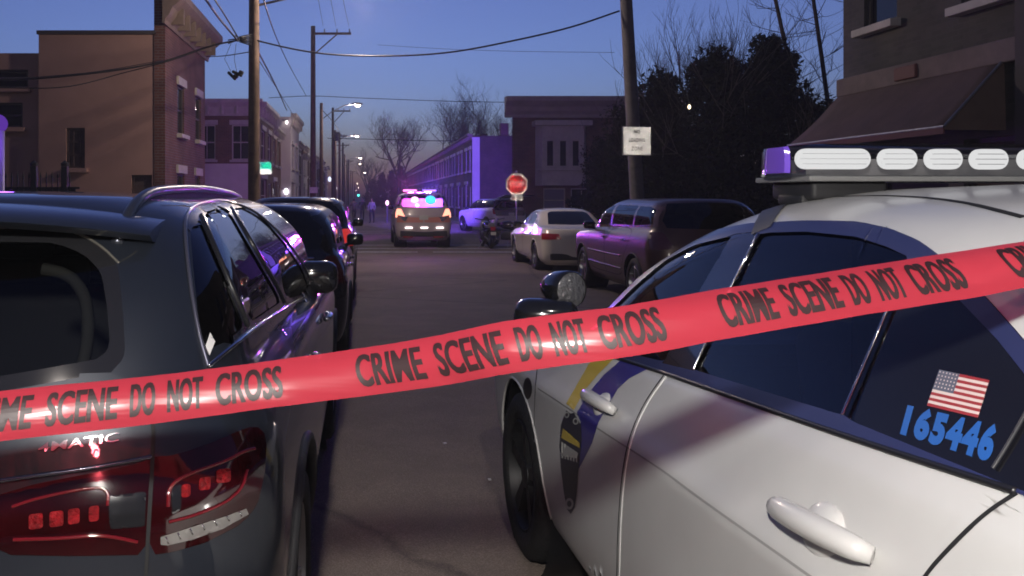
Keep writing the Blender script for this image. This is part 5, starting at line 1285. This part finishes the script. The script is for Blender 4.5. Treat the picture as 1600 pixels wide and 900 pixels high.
# white sign on the right pole
so = px(995.5, 220, 19.05); ws_ = empty('street_sign', so, 'square white sign with small dark lettering on the leaning right pole', 'sign')
MB().box((0, .06, 0), (.64, .012, .64), bev=.004).build('plate', back, ws_)
sign_obj('sign_face', ws_, (0, 0, 0), .62, .62, .0125, lambda u, v: 0, [rw_])
for tx, x0, x1, z0, z1 in (('NO', -.07, .07, .16, .25), ('LOADING', -.18, .18, -.03, .06), ('ZONE', -.13, .13, -.22, -.13)):
    tm = text_mesh(tx, .02, 1.1); mesh_obj('lettering', [(x0 + (x1 - x0) * q.co.x, -.004, z0 + (z1 - z0) * q.co.y) for q in tm.vertices], [tuple(p.vertices) for p in tm.polygons], mat('faded_ink', (.10, .10, .10), .6), ws_)
# stop sign and its plate
st = px(807.5, 288, 31.0); g = gz(31) + .12
stop = empty('stop_sign', (st.x, 31.0, g), 'red octagonal stop sign with a white plate below on the right corner', 'sign'); zc = st.z - g
MB().tube([(0, .06, -.05), (0, .06, zc + .5)], .03).build('post', steel, stop)
oc = [(.5 + .5 * math.cos(R(22.5 + 45 * k)) / math.cos(R(22.5)), .5 + .5 * math.sin(R(22.5 + 45 * k)) / math.cos(R(22.5))) for k in range(8)]; oi = [(.5 + (a - .5) * .80, .5 + (b - .5) * .80) for a, b in oc]
tp_ = text_pick([('STOP', .17, .83, .36, .64)], 1, 0)
sign_obj('sign_face', stop, (0, 0, zc), .80, .80, .016, lambda u, v: None if not in_poly((u, v), oc) else (0 if not in_poly((u, v), oi) else tp_(u, v)), [rw_, rr_])
MB().prism([((a - .5) * .81, (b - .5) * .81) for a, b in oc], (1, 0, 0), (0, 0, 1), (0, 1, 0), (0, .035, zc), .006).build('plate', back, stop)
sign_obj('lower_plate', stop, (0, 0, zc - .50), .44, .17, .016, text_pick([('ALL WAY', .12, .88, .3, .7)], 0, 1), [rw_, rr_])
# small green and white parking sign on the left pole
sg = px(415.5, 262.5, 20.35); gs = empty('parking_sign', sg, 'small green and white parking sign on the thick left pole', 'sign')
MB().box((0, .03, 0), (.30, .01, .31), bev=.003).build('plate', back, gs)
MB().box((-.13, .1, 0), (.06, .14, .04)).build('bracket', steel, gs)
sign_obj('sign_face', gs, (0, 0, 0), .29, .30, .0125, lambda u, v: None if (u > .84 and v > .86) else (0 if v < .40 else (1 if .15 < u < .85 and .5 < v < .9 else 2)), [rw_, rg_, retro_mat('retro_pale_green', (.6, .9, .88))])
sq = px(490, 297, 45.5); wsn = empty('street_sign', (sq.x, sq.y, sq.z), 'small dull white sign on the crossarm pole', 'sign')
MB().box((0, 0, 0), (.42, .02, .32), bev=.01).build('plate', white_paint, wsn)
MB().box((-.05, .2, 0), (.05, .4, .05)).build('bracket', steel, wsn)

# ------------------------------------------------------------------ left edge: post with an added purple glow, railings
pp = px(-8, 190, 8.0); lp = empty('left_edge_post', (pp.x, 8.0, gz(8) + .12), 'pale post at the left edge with purple light put into its rounded top', 'lamp post')
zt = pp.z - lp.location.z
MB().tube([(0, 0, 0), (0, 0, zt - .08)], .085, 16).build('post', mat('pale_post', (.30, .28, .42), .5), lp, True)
MB().sphere((0, 0, zt - .02), .115, 10, (1, 1, .85)).build('glowing_post_top', emit_mat('purple_glow_on_post', (.22, .07, .72), .45), lp, True)  # purple light on the post top, put in as emission
point('added_purple_light', (pp.x + .2, 7.75, pp.z - .15), 4, (.35, .12, 1), .08)  # added lamp that tints the post purple
fe = empty('iron_fence', (-6.58, 15.5, gz(15.5) + .33), 'spiked dark iron fence with boards behind in front of the tan house', 'fence')
iron = mat('black_iron', (.02, .02, .025), .6)
b = MB(); 
for k in range(34):
    x = -2.2 + k * .105; b.box((x, 0, .88), (.02, .02, 1.62)); b.lathe([(.022, 0), (.001, .12)], 6, Matrix.Translation((x, 0, 1.69)))
b.box((0 - .4, 0, .25), (3.7, .03, .04)); b.box((-.4, 0, 1.5), (3.7, .03, .04)); b.build('railing', iron, fe)
MB().box((-.45, .08, .78), (3.6, .03, 1.45)).build('boards', mat('dark_blue_boards', (.035, .035, .06), .8, var=.3, vscale=3), fe)
for x in (.62, 1.18): MB().box((x, 0, .97), (.11, .11, 1.85), bev=.01).lathe([(.075, 0), (.075, .05), (.01, .1)], 8, Matrix.Translation((x, 0, 1.9))).build('fence_post', iron, fe)

# ------------------------------------------------------------------ far lights
sg_ = px(560, 305, 150); tl_ = empty('traffic_light', (-1.9, 150, gz(150) + .1), 'distant traffic signal showing green at the end of the street', 'traffic light')
MB().tube([(-.6, .1, 0), (-.6, .1, 2.6), (1.2, .1, 2.75)], .06).build('mast', steel, tl_)
o_ = sg_ - tl_.location; MB().box(o_ + Vector((0, .15, .25)), (.38, .24, 1.0), bev=.03).build('housing', black_trim, tl_); MB().sphere(o_ + Vector((0, .0, -.02)), .19, 8, (1, .4, 1)).build('lens', emit_mat('lit_green_signal', (.08, .85, .70), 4), tl_, True)
for x, y, Yd, r_, lab, c_, s_ in ((447, 299, 56.9, .16, 'bright wall lamp beside the pale house door on the left', (.92, .85, 1), 7), (515, 280, 90, .22, 'cool white wall lamp on the left row farther up', (.7, .75, 1), 1.6), (524, 294, 96, .22, 'small white wall lamp low on the distant left row', (.9, .9, 1), 2.0), (448, 191, 56.8, .10, 'small bright lamp under the pale house cornice', (1, .9, .9), 5), (1077, 167, 16.2, .035, 'tiny warm bulb shining among the dark evergreen foliage', (1, .8, .55), 3.5), (605, 317, 60, .14, 'pink lit lamp left of the police suv', (1, .5, .9), 4)):
    p = px(x, y, Yd); rt_ = empty('wall_lamp' if x not in (1077, 605) else 'small_lamp', p, lab, 'lamp', None)
    MB().sphere((0, 0, 0), r_, 7, (.8, .7, 1.25)).build('bulb', emit_mat('lit_lamp_%d' % x, c_, s_), rt_, True)
    if x == 605: MB().tube([(0, .05, -.1), (0, .05, gz(Yd) - p.z)], .05).build('stand', steel, rt_)
    elif x != 1077: MB().box((-.12 if p.x < 0 else .12, .1, .15), (.4, .2, .08)).build('bracket', steel, rt_)
    else: MB().tube([(0, 0, .03), (.05, .3, .45)], .006).build('cord', wire_m, rt_)

psc.patch('orange_rear_band', 'rear', [(.02, .90), (.93, .90), (.90, 1.16), (.62, 1.10), (.02, 1.06)], mat('orange_band', (.60, .24, .20), .4), .006, .05, ps, True)  # plain orange band across the lower rear
# ------------------------------------------------------------------ trees
bark = mat('bare_bark', (.05, .04, .036), .9, var=.3, vscale=4)
leaf = mat('evergreen_leaf', (.012, .015, .010), .9, spec=.08, var=.35, vscale=2.0)
evb = []
def limb(mb, p, d, L, r, depth, rng, spread=.55, up=.18, seg=4, tips=None):
    pts = [p.copy()]; q = p.copy(); dd = d.copy()
    for k in range(seg):
        dd = (dd + Vector((rng.uniform(-1, 1), rng.uniform(-1, 1), rng.uniform(-.6, 1))) * .13 + Vector((0, 0, up * .2))).normalized(); q = q + dd * L / seg; pts.append(q.copy())
    mb.tube(pts, [r * (1 - .45 * k / seg) for k in range(seg + 1)], 5 if r > .02 else 3, False)
    if tips is not None: tips.append(q.copy())
    if depth <= 0: return
    for k in range(rng.randint(2, 4)):
        i = rng.randint(max(1, seg - 2), seg); a = Vector((rng.uniform(-1, 1), rng.uniform(-1, 1), rng.uniform(-.35, .8))).normalized()
        limb(mb, pts[i], (dd * (1 - spread) + a * spread + Vector((0, 0, up))).normalized(), L * rng.uniform(.6, .85), r * .55, depth - 1, rng, spread, up, seg, tips)
def bare_tree(X, Y, h, r, label, seed, depth=5, group='bare trees', spread=.55, L0=None, name='bare_tree', up=.18):
    rng = random.Random(seed); g = gz(Y); root = empty(name, (X, Y, g), label, 'tree', group)
    MB().tube([(0, 0, -.1), (.05, .02, h * .15), (.0, 0, h * .33)], [r * 1.25, r, r * .85], 9).build('trunk', bark, root, True)
    mb = MB()
    for k in range(5):
        a = 2 * PI * k / 5 + rng.uniform(-.4, .4); limb(mb, Vector((0, 0, h * rng.uniform(.24, .33))), Vector((math.cos(a) * .55, math.sin(a) * .55, 1)).normalized(), (L0 or h * .25) * rng.uniform(.85, 1.2), r * .55, depth, rng, spread, up)
    mb.build('crown', bark, root); return root
bare_tree(6.2, 140, 15.5, .36, 'tall bare tree far down the street left of centre', 3, 6, spread=.62, L0=4.6)
bare_tree(13.5, 120, 15.5, .34, 'wide bare tree rising behind the terrace roofs', 11, 6, spread=.62, L0=4.4)
bare_tree(17.8, 118, 14.5, .32, 'bare tree at the right end of the terrace roofs', 21, 6, spread=.6, L0=4.2)
bare_tree(1.5, 230, 15, .4, 'dim bare tree at the far end of the street', 31, 4)
for k, (x0, Yd, hh) in enumerate(((583, 160, 5.0), (597, 150, 6.0), (612, 156, 6.6), (626, 148, 7.0))):
    q = px(x0, 300, Yd); evb.append((q.x, Yd, hh, ['low dark shrubby tree at the far end, left of the police suv', 'dark shrubby tree at the far end above the police suv left side', 'dark shrubby tree at the far end above the police suv', 'tallest shrubby tree where the terrace houses end'][k]))
def thin_trunk(X, Y, h, lx, label, seed):
    rng = random.Random(seed); g = gz(Y); root = empty('slender_tree', (X, Y, g), label, 'tree', 'slender bare trees right of the evergreens')
    P = [Vector((lx * (k / 8), .02 * math.sin(k), h * k / 8)) for k in range(9)]
    MB().tube(P, [.085 * (1 - .5 * k / 8) for k in range(9)], 8).build('trunk', bark, root, True)
    mb = MB()
    for k in range(26):
        t = rng.uniform(.3, 1); p = P[0].lerp(P[-1], t); a = rng.uniform(0, 2 * PI)
        limb(mb, p, Vector((math.cos(a), math.sin(a) * .6, rng.uniform(-.15, .5))).normalized(), rng.uniform(.5, 1.1), .014, 2, rng, .5, .05, 3)
    mb.build('crown', bark, root); return root
q = px(1265, 150, 24); thin_trunk(q.x + .55, 24, 9.2, -1.9, 'slender bare tree leaning left above the dark evergreens', 4)
q = px(1305, 150, 24.5); thin_trunk(q.x + .4, 24.5, 9.4, -1.3, 'slender bare tree beside the dark shop building', 5)
for k, (x0, Yd, hh, lb) in enumerate(((1085, 30, 9.2, 'bare tree with forked branches above the left end of the evergreens'), (1180, 31, 8.6, 'bare tree with fine twigs above the middle of the evergreens'))):
    q = px(x0, 300, Yd); bare_tree(q.x, Yd, hh, .12, lb, 40 + k, 5, 'bare trees above the evergreens', .45, 2.0, up=.3)
def evergreen(X, Y, h, rx, ry, n, label, seed, z0=.0, lf=None, big=1, grp='dark evergreens on the right'):
    rng = random.Random(seed); g = gz(Y); root = empty('evergreen_tree', (X, Y, g), label, 'tree', grp)
    MB().tube([(0, 0, -.1), (.05, 0, h * .4), (0, 0, h * .85)], [.14, .1, .03], 8).build('trunk', bark, root, True)
    bl = MB()
    for k in range(8):
        a = rng.uniform(0, 2 * PI); limb(bl, Vector((0, 0, h * rng.uniform(.25, .8))), Vector((math.cos(a), math.sin(a), rng.uniform(.3, 1.4))).normalized(), rx * rng.uniform(.8, 1.25), .022, 2, rng, .5, .2, 4)
    bl.build('branch', bark, root); clumps = []
    for k in range(150):
        a = rng.uniform(0, 2 * PI); z = rng.uniform(.05, 1) ** .9; w_ = (1 - max(0, z - .35) / .65 * .8) * (.75 + .25 * math.sin(3 * a + seed)); rad = math.sqrt(rng.random()) * w_ * rng.uniform(.9, 1.22)
        clumps.append((Vector((rx * rad * math.cos(a), ry * rad * math.sin(a), h * z)), rng.choice((rng.uniform(.3, .75), rng.uniform(.12, .4)))))
    vs = []; fs = []
    for k in range(int(n * 2.6)):
        c, s = rng.choice(clumps); d = Vector((rng.gauss(0, 1), rng.gauss(0, 1), rng.gauss(0, 1))).normalized() * s * rng.random() ** .35; p = c + d
        if p.z < .05: continue
        u = Vector((rng.gauss(0, 1), rng.gauss(0, 1), rng.gauss(0, 1))).normalized(); v = u.orthogonal().normalized(); v.rotate(Matrix.Rotation(rng.uniform(0, 6.28), 3, u)); L_ = rng.uniform(.045, .11) * big; w2 = L_ * rng.uniform(.28, .5)
        b0 = len(vs); x = u.cross(v); vs += [p - v * L_, p + x * w2, p + v * L_, p - x * w2]; fs.append((b0, b0 + 1, b0 + 2, b0 + 3))
    mesh_obj('foliage', vs, fs, lf or leaf, root); return root
for k, (x0, Yd, h_, rx, nn, lb) in enumerate(((1035, 24.5, 5.0, 1.5, 9000, 'dark evergreen nearest the white sign, leftmost of the evergreens'), (1120, 23.5, 5.6, 1.9, 14000, 'broad dark evergreen in the middle of the group'), (1205, 23.0, 5.9, 1.7, 13000, 'tallest dark evergreen left of the slender bare trees'), (1275, 22, 3.9, 1.4, 8000, 'low dark evergreen next to the shop building'), (985, 27, 4.4, 1.3, 5000, 'thin ragged evergreen just behind the leaning pole'), (950, 33, 3.9, 1.7, 7000, 'small evergreen in front of the brick corner building'))):
    q = px(x0, 300, Yd); evergreen(q.x, Yd, h_, rx, 1.5, nn, lb, 50 + k)
for k, (X, Yd, hh, lb) in enumerate(evb): evergreen(X, Yd, hh, 1.6, 1.5, 1500, lb, 80 + k, lf=mat('dusty_shrub_leaf', (.07, .06, .06), .9), big=2.6, grp='shrubby trees at the far end')
bw_ = empty('yard_wall', (12.3, 26.3, gz(26)), 'dark board fence behind the evergreens on the empty lot', 'fence')
MB().box((0, 0, 1.35), (8, .08, 2.7)).build('boards', mat('dark_boards', (.025, .023, .022), .9, var=.3, vscale=3), bw_)

# ------------------------------------------------------------------ the tape
tape_pts = [(-700, 742, 1.20, .80), (-300, 688, 1.20, .82), (0, 650, 1.28, .885), (220, 626, 1.325, .88), (440, 598, 1.345, .87), (560, 582, 1.33, .875), (680, 564, 1.285, .90), (800, 541, 1.23, .91), (1000, 514, 1.20, .83), (1120, 491, 1.20, .80), (1300, 461, 1.20, .78), (1500, 430, 1.19, .74), (1600, 412, 1.18, .67), (1800, 380, 1.15, .65), (2300, 300, 1.1, .65)]
tq = np.array([p[0] for p in tape_pts], float)
def tape_at(x):
    y = float(pchip(tq, np.array([[p[1]] for p in tape_pts], float), np.array([x]))[0, 0]); Yd, k = (float(q) for q in pchip(tq, np.array([p[2:4] for p in tape_pts], float), np.array([x]))[0]); return px(x, y, Yd), k, y
TW = .0762
def tape_pt(x, v, off=0):
    """v: -1 lower edge .. 1 upper edge"""
    c, k, _ = tape_at(x); c2, _, _ = tape_at(x + 2); t = (c2 - c).normalized()
    tilt = math.acos(min(1, k)) ; up = Vector((-t.z * 1.0, 0, 1)).normalized(); up = (up - t * up.dot(t)).normalized(); nrm = Vector((0, -1, 0)); nrm = (nrm - t * nrm.dot(t)).normalized()
    u2 = up * math.cos(tilt) + Vector((0, 1, 0)) * math.sin(tilt); n2 = u2.cross(t); n2 = n2 if n2.y < 0 else -n2
    bow = .0125 * (1 - v * v) + .0014 * math.sin(x * .013 + v) * v + .0004 * math.sin(x * .055 + 2 * v)
    return c + u2 * (v * TW / 2) + n2 * (bow + off)
def tape_material():
    m = bpy.data.materials.new('red_tape_film'); m.use_nodes = True; n = m.node_tree.nodes; l = m.node_tree.links; b = n['Principled BSDF']; o = n['Material Output']
    b.inputs['Base Color'].default_value = (.50, .042, .066, 1); b.inputs['Roughness'].default_value = .30; b.inputs['Coat Weight'].default_value = .6; b.inputs['Coat Roughness'].default_value = .12
    tr = n.new('ShaderNodeBsdfTranslucent'); tr.inputs[0].default_value = (.75, .05, .07, 1); tp = n.new('ShaderNodeBsdfTransparent'); tp.inputs[0].default_value = (.85, .10, .14, 1)
    m1 = n.new('ShaderNodeMixShader'); m1.inputs[0].default_value = .28; l.new(b.outputs[0], m1.inputs[1]); l.new(tr.outputs[0], m1.inputs[2])
    m2 = n.new('ShaderNodeMixShader'); m2.inputs[0].default_value = .17; l.new(m1.outputs[0], m2.inputs[1]); l.new(tp.outputs[0], m2.inputs[2]); l.new(m2.outputs[0], o.inputs[0])
    tc = n.new('ShaderNodeTexCoord'); ns = n.new('ShaderNodeTexNoise'); ns.inputs['Scale'].default_value = 5; mpg = n.new('ShaderNodeMapping'); mpg.inputs['Scale'].default_value = (1, 1, 14); mpg.inputs['Rotation'].default_value = (0, .13, 0); l.new(tc.outputs['Object'], mpg.inputs['Vector']); l.new(mpg.outputs[0], ns.inputs['Vector']); bp = n.new('ShaderNodeBump'); bp.inputs['Strength'].default_value = .16; bp.inputs['Distance'].default_value = .01; l.new(ns.outputs[0], bp.inputs['Height']); l.new(bp.outputs[0], b.inputs['Normal'])
    return m
xs = np.linspace(-700, 2300, 900); nv_ = 16; vs = []
for x in xs: vs += [tape_pt(x, -1 + 2 * j / nv_) for j in range(nv_ + 1)]
fs = [(i * (nv_ + 1) + j, (i + 1) * (nv_ + 1) + j, (i + 1) * (nv_ + 1) + j + 1, i * (nv_ + 1) + j + 1) for i in range(len(xs) - 1) for j in range(nv_)]
tape = mesh_obj('barrier_tape', vs, fs, tape_material(), None, True)
tag(tape, 'red plastic barrier tape with black lettering stretched across the street', 'tape')
tink = mat('tape_ink', (.022, .007, .009), .5)
def phrase(x0, x1):
    words = (('CRIME', 0, .222), ('SCENE', .268, .487), ('DO', .53, .605), ('NOT', .645, .752), ('CROSS', .795, 1.0))
    for wd, a, b in words:
        tv, tf = cut_text(text_mesh(wd, .018, 1.03), 14, 8)
        xa, xb = x0 + (x1 - x0) * a, x0 + (x1 - x0) * b
        for sh_x, of_ in ((-1.1, .0016), (1.1, .00174)): mesh_obj('lettering', [tape_pt(xa + (xb - xa) * v.x + sh_x, -.70 + 1.36 * v.y, of_) for v in tv], tf, tink, tape)
phrase(-690, -160); phrase(-60, 442); phrase(560, 1032); phrase(1122, 1494); phrase(1566, 1900)
# ------------------------------------------------------------------ evening haze over the street
hz = MB().box((0, 265, 13.5), (260, 660, 31)); ho = hz.build('haze', None); ho.data.materials.clear()
hm = bpy.data.materials.new('evening_haze'); hm.use_nodes = True; n = hm.node_tree.nodes; l = hm.node_tree.links; n.clear()
o = n.new('ShaderNodeOutputMaterial'); vp = n.new('ShaderNodeVolumePrincipled'); vp.inputs['Color'].default_value = (.82, .84, .95, 1); vp.inputs['Density'].default_value = .0016; vp.inputs['Anisotropy'].default_value = .35
l.new(vp.outputs[0], o.inputs['Volume']); ho.data.materials.append(hm); tag(ho, kind='stuff')
